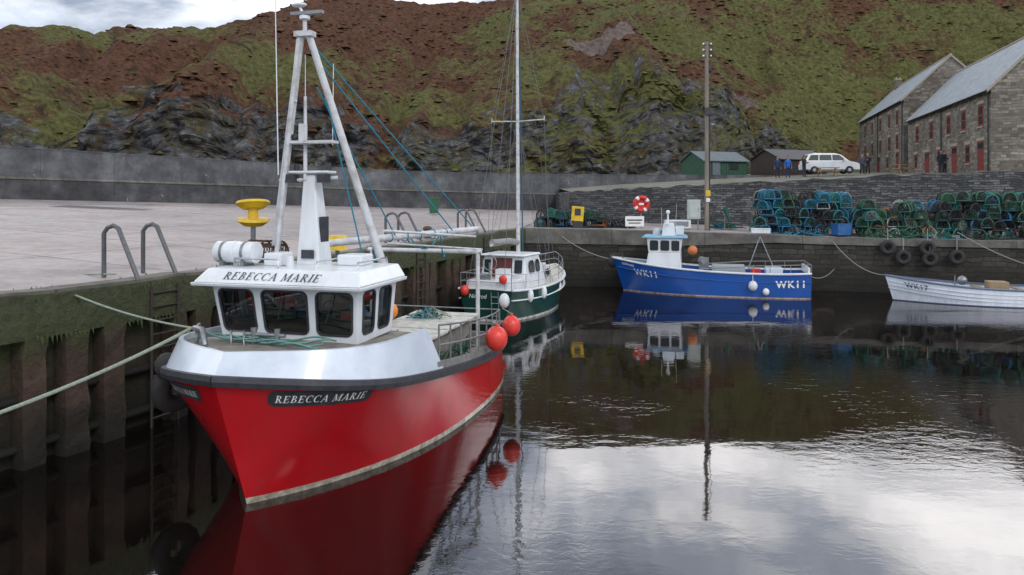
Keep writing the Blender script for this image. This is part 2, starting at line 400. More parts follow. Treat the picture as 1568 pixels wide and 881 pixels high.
wall('kerb_edge',LE,lambda x,y:3.15,lambda x,y:3.23,.5,concC,1,lq,off=.2,jit=.04,step=.4)
mb=MB(); pts=resample(LE,.72)
for i,p in enumerate(pts[:-1]):
    if i%4==3: continue
    d=(pts[i+1]-p).normalized(); nrm=Vector((d.y,-d.x,0)); q=p+nrm*(.12+random.uniform(-.03,.03)); wd=.24+random.uniform(-.03,.05); dp=.17
    tz=2.37
    rows=[];UV=[]; u=i*3.7
    for zi in range(13):
        z=-2+(tz+2)*zi/12; k=.035
        j=[Vector((random.uniform(-k,k),random.uniform(-k,k),0)) for _ in range(4)]
        a=q-d*wd+nrm*dp+j[0]; b2=q+d*wd+nrm*dp+j[1]; c2=q+d*wd-nrm*dp; d2=q-d*wd-nrm*dp
        rows.append([(s_.x,s_.y,z) for s_ in (d2,a,b2,c2)]); UV.append([(u,z),(u+.34,z),(u+.82,z),(u+1.16,z)])
    mb.grid(rows,0,False,uvs=UV)
mb.build('piles',pil,lq)
mb=MB()
for zz in (1.25,0.35):
    P=[p+Vector(((pts[min(i+1,len(pts)-1)]-pts[max(i-1,0)]).normalized().y,-(pts[min(i+1,len(pts)-1)]-pts[max(i-1,0)]).normalized().x,0))*.05 for i,p in enumerate(pts)]
    mb.tube([(p.x,p.y,zz) for p in P],.1,4)
mb.build('walings',pil,lq)
mb=MB(); kp=resample(LE,.09)
for i,p in enumerate(kp[:-1]):
    d=(kp[i+1]-p)
    if d.length<1e-6: continue
    d.normalize(); nrm=Vector((d.y,-d.x,0))
    dens=noise.noise(Vector((p.x*.7,p.y*.7,3)))
    if dens>-.05:
        for k in range(2):
            q=p+nrm*(.29+random.uniform(0,.02)); l=random.uniform(.05,.28)*(dens+.3)*1.6; s_=d*random.uniform(.015,.04)
            z=random.choice((2.37,2.42,3.12))
            mb.face([(q.x-s_.x,q.y-s_.y,z),(q.x+s_.x,q.y+s_.y,z),(q.x+nrm.x*.03,q.y+nrm.y*.03,z-l)])
    if dens>.1:
        q=p+nrm*random.uniform(-.6,-.25); s_=Vector((random.uniform(-.04,.04),random.uniform(-.04,.04),0))
        mb.face([(q.x-s_.x,q.y-s_.y,3.15),(q.x+s_.x,q.y+s_.y,3.15),(q.x,q.y,3.16+random.uniform(.04,.12))])
mb.build('wall_weed',M('green_weed',(.05,.075,.02),(.025,.035,.012),.9),lq)

stq=wallmat('harbour_stone','stone',[(.028,.025,.023),(.06,.055,.05),(.11,.10,.09)],(.009,.009,.009),.85,.26,algae=[(.0,.95),(.3,.6),(.5,.1),(.62,0)],bstr=1,dist=.08)
capm=wallmat('far_quay_cap','conc',[(.09,.085,.075),(.17,.16,.14),(.26,.25,.22)],None,5,6,streaks=.15,dark=.6,bstr=.5)
fq=empty('far_quay_wall')
capd=lambda x:interp(x,[(0,.75),(9,.7),(14,.3),(30,.25)])
wall('masonry',FE,lambda x,y:-2,lambda x,y:edge_z(x)-capd(x),.8,stq,1,fq)
wall('concrete_cap',FE,lambda x,y:edge_z(x)-capd(x),lambda x,y:edge_z(x)+.08,1.0,capm,1,fq,off=.08,jit=.03,step=.6)
rst=wallmat('retaining_stone','stone',[(.05,.055,.06),(.12,.125,.13),(.25,.25,.245)],(.013,.013,.014),.6,.15,bstr=1,dist=.08)
terr=lambda x,y: interp(x,[(4,5.15),(9,5.5),(20,6.05),(33,6.55),(60,7)])+max(0,(y-50))*.03
wall('stone_retaining_wall',RW,lambda x,y:2.5,lambda x,y:terr(x,48)+.05,.8,rst,1,None,step=.4,jit=.16)
gm,nt,bs=newmat('terrace_ground'); c=ramp(nt,nz(nt,coords(nt),.4,6,.7),[(.35,(.08,.085,.04)),(.55,(.16,.15,.13))]); nt.links.new(c,bs.inputs['Base Color']); bs.inputs['Roughness'].default_value=.9
mb=MB(); rows=[]
for i in range(41):
    x=4.4+i*3.2; y0=interp(x,[(4.4,53.5),(9,49),(20,47),(33,45),(70,38.4),(150,30)])
    rows.append([(x,y0+(130-y0)*j/16,terr(x,y0+(130-y0)*j/16)-.02) for j in range(17)])
mb.grid(rows); mb.build('terrace_ground',gm)

# ---------------------------------------------------------------- hill
def Yc(x): return interp(x,[(-130,60),(-60,68),(-30,80),(-12,88),(0,86),(12,93),(24,95),(34,100),(46,114),(70,116),(170,100)])
def hc(x): return interp(x,[(-130,9.5),(-80,10),(-60,10),(-40,10),(-28,11.5),(-16,9),(0,10.5),(12,12.5),(22,15.5),(32,14),(40,9),(50,4),(58,1.2),(170,1)])
def zb(x): return interp(x,[(-130,5),(0,5),(25,6),(45,8.6),(170,9)])
def Hr(x): return interp(x,[(-160,35),(-107,37),(-100,38.6),(-93,40.6),(-84,37.6),(-75,39),(-57,39.2),(-48,44),(-41,46.8),(-30,47.2),(-19,45),(-5,45.6),(4,46.4),(20,46.6),(60,47.5),(170,52)])
def ss(t): t=max(0,min(1,t)); return t*t*(3-2*t)
def gs(x,c,s): return math.exp(-((x-c)/s)**2)
NX=560; xs=[-140+300*i/NX for i in range(NX+1)]
rowsT=[]
NC=60
for k in range(NC+1): rowsT.append(('c',k/NC))
for k in range(1,101): rowsT.append(('s',(k/100)**1.15))
for k in range(1,10): rowsT.append(('b',k/9))
def crag(x,z):
    a=3.2*fr(x*.09,z*.07,1,4)
    b_=1-abs(noise.noise(Vector((x*.22+z*.1,z*.18-x*.05,5)))); a+=2.1*b_*b_
    b_=1-abs(noise.noise(Vector((x*.55-z*.3,z*.6+x*.2,9)))); a+=1.0*b_*b_
    a+=.4*fr(x*1.3+z*.7,z*2.2-x*.5,13,3)
    return a
V=[];rock=[];earth=[];grs=[]
for kind,t in rowsT:
    for x in xs:
        yc=Yc(x)+3*fr(x*.07,1.3,0,4); h=hc(x)*(1+.55*fr(x*.09,7,0,4)); z0=zb(x); H=Hr(x); Yr=150
        cw=7+2*noise.noise(Vector((x*.1,0,3)))
        g=.44+.9*fr(x*.04,t*2.6,50,5)+.38*ss((x-12)/35)-.25*gs(x,-28,22)+.4*gs(x,-6,9)*gs(t,.6,.35)-.6*ss((x-15)/30)*ss((t-.72)/.2)-.2*gs(x,-80,30)*gs(t,.45,.25)+.35*gs(x,-85,25)*ss((t-.75)/.2)+.3*gs(x,-55,12)*gs(t,.1,.2)
        if kind=='c':
            z=z0-1.5+(h+1.5)*t; prof=t**1.25
            am=min(1,h/8)
            y=yc+cw*prof+am*(crag(x,z)-2.2)
            xx=x+am*.7*fr(x*.4,z*.5,12,3)
            r=1.0-.6*ss((t-.65)/.35)+1.2*fr(x*.09,z*.12,70,4)
            V.append((xx,y,z)); rock.append(max(0,min(1,r))*min(1,max(0,(h-2)/4))); earth.append(0); grs.append(g+.3)
        elif kind=='s':
            ys=yc+cw; y=ys+(Yr-ys)*t
            z=z0+h+(H-z0-h)*(.92*t+.08*math.sin(t*math.pi/2))
            m=math.sin(math.pi*min(1,t*1.0))**.6 if t<1 else 0
            z+=m*(4.6*fr(x*.035,y*.035,4,4)-4.2*abs(fr(x*.06+y*.01,y*.02,8,4)))
            z+=.6*fr(x*.22,y*.22,3,4)*(1 if t<.97 else .8)+.3*fr(x*.9,y*.9,6,3)*(1.2-.6*max(0,min(1,g)))
            fo=max(0,1-t/.25)**2
            y+=fo*min(1,h/8)*(crag(x,z0+h)-2.2)
            rk=.42*ss((.15-t)/.15)+1.4*max(0,fr(x*.07,y*.09,30,4)-.05)*ss((.6-t)/.25)*(1 if x<45 else .3)
            e=0
            for ex,ey,er,el in ((15,117,6.5,3.2),(37,120,4.5,2.4)):
                dd=math.hypot((x-ex)/er,(y-ey)/el)+.35*fr(x*.3,y*.3,2,3)
                e=max(e,1-ss((dd-.7)/.3)); z-=1.7*(1-ss((dd-.5)/.5))
            V.append((x,y,z)); rock.append(min(1,rk)); earth.append(e); grs.append(g)
        else:
            y=Yr+t*110; z=H+(-6*t*t)*1.0-3*t+.8*fr(x*.1,y*.1,4,3)*t
            V.append((x,y,z)); rock.append(0); earth.append(0); grs.append(g)
n=len(xs); F=[];SM=[]
for i in range(len(rowsT)-1):
    for j in range(n-1): F.append((i*n+j,i*n+j+1,(i+1)*n+j+1,(i+1)*n+j)); SM.append(i>=NC+3)
me=bpy.data.meshes.new('hillside'); me.from_pydata(V,[],F); me.update()
for nm,dat in (('rock',rock),('earth',earth),('grass',grs)):
    a=me.attributes.new(nm,'FLOAT','POINT'); a.data.foreach_set('value',dat)
me.polygons.foreach_set('use_smooth',SM)
hill=bpy.data.objects.new('hillside',me); COL.objects.link(hill)
HV=V
def vegcol(nt,v,gfac,mid,fin):
    gg=mth(nt,'ADD',gfac,mth(nt,'MULTIPLY',mth(nt,'SUBTRACT',mid,.5),2.2))
    gg=mth(nt,'ADD',gg,mth(nt,'MULTIPLY',mth(nt,'SUBTRACT',fin,.5),.8))
    red=ramp(nt,fin,[(.3,(.028,.018,.012)),(.45,(.078,.038,.024)),(.58,(.125,.060,.038)),(.72,(.125,.084,.046))])
    grn=ramp(nt,fin,[(.3,(.030,.032,.012)),(.45,(.078,.080,.028)),(.58,(.125,.122,.045)),(.74,(.19,.175,.085))])
    c=mix(nt,ramp(nt,gg,[(.32,0),(.74,1)]),red,grn)
    return mix(nt,ramp(nt,mid,[(.34,.75),(.43,0)]),c,(.025,.028,.014))
hm,nt,bs=newmat('hillside_bracken_grass_rock')
v=coords(nt); at1=node(nt,'ShaderNodeAttribute',attribute_name='rock'); at2=node(nt,'ShaderNodeAttribute',attribute_name='earth'); at3=node(nt,'ShaderNodeAttribute',attribute_name='grass')
geo=node(nt,'ShaderNodeNewGeometry'); sp=nt.nodes.new('ShaderNodeSeparateXYZ'); nt.links.new(geo.outputs['Normal'],sp.inputs[0])
mid=nz(nt,v,.22,6,.72,.4); fin=nz(nt,v,1.3,6,.75)
veg=vegcol(nt,v,at3.outputs['Fac'],mid,fin)
rkn=nz(nt,coords(nt,'Object',(1,1,1.5)),.55,8,.75,.7)
rk=ramp(nt,rkn,[(.30,(.018,.019,.021)),(.42,(.065,.067,.073)),(.51,(.12,.123,.13)),(.60,(.2,.205,.21)),(.68,(.42,.42,.41))])
rk2=nz(nt,coords(nt,'Object',(1.6,1.6,.5)),.35,4,.7)
rk=mix(nt,ramp(nt,rk2,[(.46,0),(.60,.8)]),rk,ramp(nt,fin,[(.35,(.05,.04,.022)),(.65,(.12,.09,.05))]))
edge=mth(nt,'ADD',at1.outputs['Fac'],mth(nt,'MULTIPLY',mth(nt,'SUBTRACT',nz(nt,v,.4,6,.75,.3),.5),2.8))
up=ramp(nt,sp.outputs[2],[(.3,0),(.65,1)])
edge=mth(nt,'SUBTRACT',edge,mth(nt,'MULTIPLY',up,.55))
rf=ramp(nt,edge,[(.34,0),(.42,1)])
c=mix(nt,rf,veg,rk)
c=mix(nt,ramp(nt,at2.outputs['Fac'],[(.3,0),(.5,1)]),c,ramp(nt,fin,[(.35,(.08,.062,.055)),(.65,(.23,.19,.17))]))
nt.links.new(c,bs.inputs['Base Color']); bs.inputs['Roughness'].default_value=.95; bs.inputs['Specular IOR Level'].default_value=.15
hh=mth(nt,'ADD',mth(nt,'MULTIPLY',fin,.7),mth(nt,'MULTIPLY',mth(nt,'MULTIPLY',rkn,rf),1.2))
bump(nt,bs,hh,.75,1.0)
me.materials.append(hm)

tm,nt,bs=newmat('bracken_tufts'); v=coords(nt)
at3=node(nt,'ShaderNodeAttribute',attribute_name='grass')
nt.links.new(vegcol(nt,v,at3.outputs['Fac'],nz(nt,v,.22,6,.72,.4),nz(nt,v,1.0,5,.75)),bs.inputs['Base Color']); bs.inputs['Roughness'].default_value=1; bs.inputs['Specular IOR Level'].default_value=.1
mb=MB(); rnd=random.Random(3); TG=[]
i0=int(NC*.3); i1=NC+98
for k in range(16000):
    i=rnd.randrange(i0,i1); j=rnd.randrange(20,n-20); p=HV[i*n+j]; g=grs[i*n+j]
    if rock[i*n+j]>.4 and rnd.random()<.85: continue
    if earth[i*n+j]>.3: continue
    if g>.55 and rnd.random()<.6: continue
    s=rnd.uniform(.22,.6)*(2.0 if rnd.random()<.06 else 1); x,y,z=p[0]+rnd.uniform(-.4,.4),p[1]+rnd.uniform(-.2,.2),p[2]-.12
    ring=[];ring2=[]
    for q in range(6):
        a_=q*1.047+rnd.random()*.6; rr=s*rnd.uniform(.7,1.1); r2=rr*rnd.uniform(.45,.75)
        ring.append((x+rr*math.cos(a_),y+rr*math.sin(a_)*.8,z)); ring2.append((x+r2*math.cos(a_),y+r2*math.sin(a_)*.8,z+s*rnd.uniform(.2,.42)))
    top=(x+rnd.uniform(-.2,.2)*s,y,z+s*rnd.uniform(.35,.6))
    for q in range(6):
        w_=(q+1)%6
        mb.face([ring[q],ring[w_],ring2[w_],ring2[q]],0,True); mb.face([ring2[q],ring2[w_],top],0,True); TG+= [g]*7
ob=mb.build('bracken_clumps',tm); a=ob.data.attributes.new('grass','FLOAT','POINT'); a.data.foreach_set('value',TG)

# ---------------------------------------------------------------- buildings
bst=wallmat('house_stone','stone',[(.15,.125,.10),(.28,.25,.21),(.45,.41,.35)],(.19,.17,.145),.55,.22,bstr=.9,dist=.04)
slate,nt,bs=newmat('slate_roof'); v=coords(nt,'UV'); br=node(nt,'ShaderNodeTexBrick')
for k,vv in (('Scale',1),('Mortar Size',.012),('Brick Width',.35),('Row Height',.28)): br.inputs[k].default_value=vv
br.inputs['Color1'].default_value=(.18,.22,.26,1);br.inputs['Color2'].default_value=(.29,.34,.38,1);br.inputs['Mortar'].default_value=(.07,.08,.1,1)
nt.links.new(v,br.inputs['Vector']); nt.links.new(mix(nt,ramp(nt,nz(nt,v,.5,5,.7),[(.4,0),(.7,.5)]),br.outputs[0],(.32,.34,.33)),bs.inputs['Base Color']); bs.inputs['Roughness'].default_value=.6
redw=M('red_painted_wood',(.22,.03,.025),(.15,.02,.02),.6,scale=3)
lint=M('sandstone_lintel',(.36,.32,.26),(.27,.24,.2),.85,scale=4)
def house(name,A,B,Wd,z0,ze,zr,wins,chim=()):
    e=empty(name,(A[0],A[1],0)); B=Vector((B[0]-A[0],B[1]-A[1],0)); A=Vector((0,0,0))
    d=(B-A); L=d.length; d.normalize(); g=Vector((d.y,-d.x,0))
    P=lambda u,wd,z: A+d*u+g*wd+Vector((0,0,z))
    mb=MB()
    def quad(u0,w0,u1,w1,za,zbb,o=0):
        ln=math.hypot(u1-u0,w1-w0); mb.face([P(u0,w0,za),P(u1,w1,za),P(u1,w1,zbb),P(u0,w0,zbb)],0,uv=[(o,za),(o+ln,za),(o+ln,zbb),(o,zbb)])
    quad(0,0,L,0,z0-1.5,ze); quad(0,Wd,L,Wd,z0-1.5,ze,40)
    for u in (0,L):
        mb.face([P(u,0,z0-1.5),P(u,Wd,z0-1.5),P(u,Wd,ze),P(u,Wd/2,zr),P(u,0,ze)],0,uv=[(0+70,z0-1.5),(Wd+70,z0-1.5),(Wd+70,ze),(Wd/2+70,zr),(70,ze)])
    mb.build('walls',bst,e)
    mb=MB(); sl=math.hypot(Wd/2,zr-ze)
    k=.25
    for s_ in (0,1):
        wa=-k if s_==0 else Wd+k; dz=-(zr-ze)/(Wd/2)*k
        a_=[P(-.12,wa,ze+dz),P(L+.12,wa,ze+dz),P(L+.12,Wd/2,zr),P(-.12,Wd/2,zr)]
        b_=[q+Vector((0,0,.14)) for q in a_]
        mb.hexa(a_+b_,0); mb.face([q+Vector((0,0,.004)) for q in b_],0,uv=[(0,0),(L,0),(L,sl),(0,sl)])
    mb.build('slate_roof',slate,e)
    mb=MB()
    mb.tube([P(-.15,Wd/2,zr+.16),P(L+.15,Wd/2,zr+.16)],.11,6,0)
    for u in (-.14,L+.02):
        for wa,wb in ((-.28,Wd/2),(Wd+.28,Wd/2)):
            dz=-(zr-ze)/(Wd/2)*.28
            mb.hexa([P(u,wa,ze+dz-.05),P(u+.14,wa,ze+dz-.05),P(u+.14,wb,zr-.05),P(u,wb,zr-.05),P(u,wa,ze+dz+.2),P(u+.14,wa,ze+dz+.2),P(u+.14,wb,zr+.2),P(u,wb,zr+.2)],0)
    mb.build('skews_and_ridge',lint,e)
    mb=MB()
    mb.tube([P(0,-.33,ze-.22),P(L,-.33,ze-.22)],.07,6,0); mb.tube([P(L*.5,-.1,ze-.25),P(L*.5,-.1,z0)],.05,6,0); mb.tube([P(.3,-.1,ze-.25),P(.3,-.1,z0)],.05,6,0)
    mb.build('gutters',black,e)
    mb=MB()
    for u,z,ww,hw,door in wins:
        o=-.01
        q=[P(u-ww/2,o,z),P(u+ww/2,o,z),P(u+ww/2,o,z+hw),P(u-ww/2,o,z+hw)]
        mb.hexa([P(u-ww/2-.15,-.03,z+hw),P(u+ww/2+.15,-.03,z+hw),P(u+ww/2+.15,.05,z+hw),P(u-ww/2-.15,.05,z+hw),P(u-ww/2-.15,-.03,z+hw+.25),P(u+ww/2+.15,-.03,z+hw+.25),P(u+ww/2+.15,.05,z+hw+.25),P(u-ww/2-.15,.05,z+hw+.25)],2)
        mb.hexa([P(u-ww/2-.1,-.08,z-.12),P(u+ww/2+.1,-.08,z-.12),P(u+ww/2+.1,.05,z-.12),P(u-ww/2-.1,.05,z-.12),P(u-ww/2-.1,-.08,z),P(u+ww/2+.1,-.08,z),P(u+ww/2+.1,.05,z),P(u-ww/2-.1,.05,z)],2)
        mb.face(q,0)
        if not door:
            for (aa,bb) in ((.12,.46),(.54,.88)):
                mb.face([P(u-ww/2+.2,-.025,z+hw*aa),P(u+ww/2-.2,-.025,z+hw*aa),P(u+ww/2-.2,-.025,z+hw*bb),P(u-ww/2+.2,-.025,z+hw*bb)],1)
        else:
            mb.face([P(u-ww/2+.12,-.025,z+hw*.75),P(u+ww/2-.12,-.025,z+hw*.75),P(u+ww/2-.12,-.025,z+hw*.93),P(u-ww/2+.12,-.025,z+hw*.93)],1)
    mb.build('windows_and_doors',[redw,glass,lint],e)
    if chim:
        mb=MB()
        for u in chim:
            c=P(u,Wd/2,zr+.3); mb.box(c,(.9,.8,1.6),0,math.atan2(d.y,d.x)); mb.box(c+Vector((0,0,.85)),(1.0,.9,.12),1,math.atan2(d.y,d.x))
            for q in (-.22,.22): mb.cyl(c+Vector((q,0,.9)),c+Vector((q,0,1.15)),.13,.11,8,1)
        mb.build('chimneys',[bst,lint],e)
    return e
def rowsw(us,zs):
    return [(u,z,1.15,1.7,False) for z in zs for u in us]
house('stone_warehouse',(35.2,52.8),(41.9,76),9,6.7,12.95,17.6,
  rowsw([2.2,6.2,10.2,15.5,20.5],[10.3])+[(2.2,6.9,1.4,2.3,True),(5.2,7.6,1.1,1.5,False),(8.6,6.9,1.4,2.3,True),(13,7.7,1.1,1.5,False),(17,6.9,1.5,2.3,True),(21,7.7,1.1,1.5,False)])
house('stone_warehouse',(42.4,77.8),(49.8,103),9,7.6,15.5,19.9,
  rowsw([3,7,12,17,22],[12.9,10.2])+[(3,7.8,1.4,2.1,True),(8,8.2,1,1.4,False),(13,7.8,1.4,2.1,True),(19,8.2,1,1.4,False)],(24,))

def shed(name,c,L,Wd,h,hr,rz,wm,rm):
    e=empty(name,c,rz); mb=MB()
    mb.hexa([(-L/2,-Wd/2,-1),(L/2,-Wd/2,-1),(L/2,Wd/2,-1),(-L/2,Wd/2,-1),(-L/2,-Wd/2,h),(L/2,-Wd/2,h),(L/2,Wd/2,h),(-L/2,Wd/2,h)],0)
    for x in (-L/2,L/2): mb.face([(x,-Wd/2,h),(x,Wd/2,h),(x,0,hr)],0)
    x=-L/2
    while x<L/2: mb.box((x,-Wd/2-.02,h/2),(.04,.04,h),0); x+=.3
    mb.box((-L*.22,-Wd/2-.03,h*.45),(.9,.06,h*.85),1); mb.box((L*.2,-Wd/2-.03,h*.62),(1.0,.06,.7),2)
    mb.build('walls',[wm,rm,glass],e)
    mb=MB()
    for s_ in (-1,1):
        a_=[(-L/2-.2,s_*(Wd/2+.25),h-.15),(L/2+.2,s_*(Wd/2+.25),h-.15),(L/2+.2,0,hr),(-L/2-.2,0,hr)]
        mb.hexa(a_+[(p[0],p[1],p[2]+.08) for p in a_],0)
    mb.build('roof',rm,e)
greenshed=M('green_timber',(.03,.09,.055),(.02,.065,.04),.7,scale=3)
shedroof=M('felt_roof',(.14,.17,.19),(.1,.12,.13),.8)
brownshed=M('brown_timber',(.05,.035,.03),(.035,.025,.02),.8)
shed('green_shed',(20.9,74.5,7.0),5.2,4,1.6,2.5,R(20),greenshed,shedroof)
shed('brown_shed',(29.6,77,7.35),6.2,4.5,1.5,2.5,R(22),brownshed,black)

def van(c,rz):
    e=empty('parked_car',c,rz); mb=MB(); W=.88
    prof=[(-2.15,.35),(-2.2,.8),(-2.1,1.05),(-1.75,1.62),(-1.2,1.74),(.3,1.72),(.75,1.6),(1.35,1.08),(2.0,.92),(2.2,.75),(2.22,.35)]
    wid=[.93,.98,.97,.76,.7,.7,.74,.95,.93,.92,.9]
    A=[(x,-W*wd_,z) for (x,z),wd_ in zip(prof,wid)]; B=[(x,W*wd_,z) for (x,z),wd_ in zip(prof,wid)]
    mb.grid([A,[(a[0],0,a[2]+.03) for a in A],B],0,True)
    for S_ in (A,B):
        q=S_; mb.face([q[0],q[1],q[2],q[7],q[8],q[9],q[10]],0); mb.face([q[2],q[3],q[4],q[5],q[6],q[7]],0)
    for sg in (-1,1):
        def pt(x,z):
            k=(z-1.05)/.69; return (x,sg*(W*(.97-.25*k)+.012),z)
        for xa,xb,ta,tb in ((-1.85,-1.05,-1.6,-1.0),(-.97,0.0,-.93,0.0),(.07,1.15,.07,.62)):
            mb.face([pt(xa,1.12),pt(xb,1.12),pt(tb,1.58),pt(ta,1.58)],1)
        for wx in (-1.35,1.4):
            mb.torus((wx,sg*.78,.33),.22,.11,(0,1,0),2,18,8); mb.cyl((wx,sg*.74,.33),(wx,sg*.84,.33),.2,.2,14,3)
        mb.box((2.17,sg*.62,.78),(.08,.3,.14),3); mb.box((-2.18,sg*.68,.95),(.05,.18,.3),4)
        mb.box((.95,sg*.98,1.15),(.12,.16,.12),0)
    mb.face([(1.28,-.74,1.14),(1.28,.74,1.14),(.8,.6,1.59),(.8,-.6,1.59)],1)
    mb.face([(-2.1,-.74,1.14),(-2.1,.74,1.14),(-1.8,.6,1.58),(-1.8,-.6,1.58)],1)
    ob=mb.build('body',[white,glass,tyrem,chrome,redm],e); ob.scale=(1.08,1,1.05)
van((28.2,64.0,6.95),R(-6))

def person(c,face,jacket,trous,hair,pose='stand',lean=0.0,h=1.8):
    e=empty('standing_person' if pose!='sit' else 'seated_person',c,face)
    k=h/1.74
    V=[];E=[];Rr=[]
    def add(p,r,par=None):
        V.append(Vector(p)*k); Rr.append(r*k)
        if par is not None: E.append((par,len(V)-1))
        return len(V)-1
    sit=pose=='sit'
    hz=.5 if sit else .95
    pel=add((0,0,hz),.15); ch=add((lean*.5,0,hz+.32),.17,pel); sh=add((lean,0,hz+.50),.12,ch); nk=add((lean,0,hz+.58),.06,sh); hd=add((lean+.02,0,hz+.66),.055,nk)
    for s_ in (-1,1):
        hp=add((0,s_*.10,hz-.04),.10,pel)
        if sit: kn=add((.45,s_*.13,.48),.075,hp); an=add((.46,s_*.13,.09),.05,kn)
        else: kn=add((.03,s_*.12,.5),.07,hp); an=add((0,s_*.13,.09),.05,kn)
        add((V[an].x/k+.16,s_*.14,.05),.045,an)
    hands=[]
    for s_ in (-1,1):
        so_=add((lean,s_*.18,hz+.47),.075,sh)
        if pose=='phone': el=add((lean+.05,s_*.27,hz+.2),.055,so_); wr=add((lean+.28,s_*.14,hz+.27),.035,el)
        elif sit: el=add((.1,s_*.27,hz+.2),.055,so_); wr=add((.35,s_*.16,hz+.1),.035,el)
        else: el=add((lean-.03,s_*.26,hz+.18),.055,so_); wr=add((lean+.08,s_*.27,hz-.06),.035,el)
        hands.append((V[wr]/k,s_,pose))
    me=bpy.data.meshes.new('body'); me.from_pydata([tuple(v) for v in V],E,[]); me.update()
    ob=bpy.data.objects.new('body',me); COL.objects.link(ob); ob.parent=e
    sk=ob.modifiers.new('skin','SKIN')
    sv=me.skin_vertices[0].data
    for i,r in enumerate(Rr): sv[i].radius=(r,r)
    sv[0].use_root=True
    sb=ob.modifiers.new('sub','SUBSURF'); sb.levels=1; sb.render_levels=1
    m,nt,bs=newmat('clothing'); z=zcoord(nt); zz=mth(nt,'DIVIDE',z,2.0)
    hzz=(hz-.03)*k/2
    if sit: cc=ramp(nt,zz,[(0,(.02,.02,.02)),(.05,trous),(.27,jacket)],'CONSTANT')
    else: cc=ramp(nt,zz,[(0,(.02,.02,.02)),(.05,trous),(hzz-.03,jacket),((hz+.57)*k/2,(.45,.28,.2))],'CONSTANT')
    nt.links.new(cc,bs.inputs['Base Color']); bs.inputs['Roughness'].default_value=.9; me.materials.append(m)
    skin=M('skin',(.45,.27,.2),(.4,.22,.17),.6); hairm=M('hair',hair,None,.8)
    mb=MB(); c_=Vector((lean+.03,0,hz+.74))*k
    mb.sphere(c_,.1*k,0,(1.02,.8,1.25),16); mb.sphere(c_+Vector((-.02,0,.035))*k,.108*k,1,(1.0,.86,1.1),16)
    mb.box(c_+Vector((.105,0,-.01))*k,(.03*k,.02*k,.04*k),0,ty=.6)
    for s_ in (-1,1):
        mb.sphere(c_+Vector((.09,s_*.032,.012))*k,.011*k,2,n=8); mb.sphere(c_+Vector((0,s_*.083,-.01))*k,.022*k,0,(.7,.4,1.2),8)
    mb.box(c_+Vector((.093,0,-.058))*k,(.01*k,.045*k,.009*k),3)
    for wr,s_,ps in hands:
        dr=Vector((.05,0,-1)) if not(ps in('phone','sit')) else Vector((1,-s_*.3,.1))
        dr.normalize(); side=Vector((1,0,.05)) if not(ps in('phone','sit')) else Vector((0,s_,0)).cross(dr).normalized()
        pw=wr*k; mb.tube([pw,pw+dr*.05*k,pw+dr*.09*k],.034*k,8,0,r2=.036*k)
        for q,ln in enumerate((.065,.078,.083,.07)):
            b0=pw+dr*.085*k+side*(.030-.02*q)*k; cv=Vector((0,-s_*.02,0))*k
            mb.tube([b0,b0+dr*ln*.5*k,b0+dr*ln*k+cv],.0095*k,5,0)
        b0=pw+dr*.03*k+side*.03*k; mb.tube([b0,b0+dr*.03*k+side*.03*k,b0+dr*.06*k+side*.035*k],.011*k,5,0)
    mb.build('head_and_hands',[skin,hairm,black,redm],e)
person((25.4,62.5,terr(25.4,62.5)),R(-60),(.02,.02,.025),(.03,.035,.06),(.03,.02,.015),'phone')
person((23.6,61.5,terr(23.6,61.5)),R(-90),(.03,.12,.4),(.02,.03,.08),(.05,.03,.02),'stand',.05)
person((22.9,62.0,terr(22.9,62.0)),R(-90),(.02,.04,.1),(.02,.03,.04),(.05,.03,.02),'stand')
person((31.0,63.6,terr(31.0,63.6)),R(-100),(.06,.07,.10),(.03,.03,.035),(.03,.02,.015),'stand')
person((31.7,64.0,terr(31.7,64.0)),R(-140),(.02,.022,.03),(.02,.02,.03),(.2,.13,.06),'phone')
person((35.0,58.6,terr(35.0,58.6)),R(-120),(.02,.022,.03),(.03,.03,.04),(.03,.02,.02),'stand')
person((35.7,59.3,terr(35.7,59.3)),R(-60),(.05,.05,.06),(.02,.02,.03),(.1,.08,.06),'phone')
wood=M('weathered_wood',(.36,.26,.16),(.24,.17,.11),.8,scale=6,streak=True)
def bench(x,y,rz):
    mb=MB(); mb.box((0,0,.74),(1.8,.75,.05))
    for s_ in (-1,1):
        mb.box((0,s_*.62,.45),(1.8,.26,.05)); mb.box((s_*.65,0,.42),(.08,1.4,.08))
        for q in (-1,1): mb.tube([(s_*.65,q*.25,.72),(s_*.65,q*.6,0)],.05,4)
    mb.build('picnic_bench',wood,None,loc=(x,y,terr(x,y)),rz=rz)
bench(26.8,61.0,R(-10)); bench(32.6,60,R(15))

# ---------------------------------------------------------------- quay furniture
mb=MB(); pw=M('pole_timber',(.27,.23,.19),(.15,.13,.11),.85,scale=3,streak=True)
mb.tube([(0,0,0),(0,0,4),(-.02,0,11.1)],.15,12,0,r2=.11); mb.box((0,-.02,10.4),(.12,.12,.9),1)
for z in (10.9,10.55,10.2): mb.cyl((-.22,-.05,z),(.22,-.05,z),.035,.035,8,1); mb.sphere((-.22,-.05,z+.06),.06,3); mb.sphere((.22,-.05,z+.06),.06,3)
mb.box((0,-.17,7.0),(.3,.2,.4),1); mb.tube([(.13,-.1,0),(.13,-.1,7)],.035,6,1); mb.box((0.02,-.18,2.2),(.26,.04,.35),2); mb.box((0.02,-.18,1.8),(.22,.03,.22),3)
mb.tube([(0.1,-.1,10),(.25,-.1,9.0),(.16,-.12,8.0),(.13,-.1,7)],.025,5,1)
mb.build('telegraph_pole',[pw,black,yellow,textw],None,loc=(11.45,42.2,2.95))
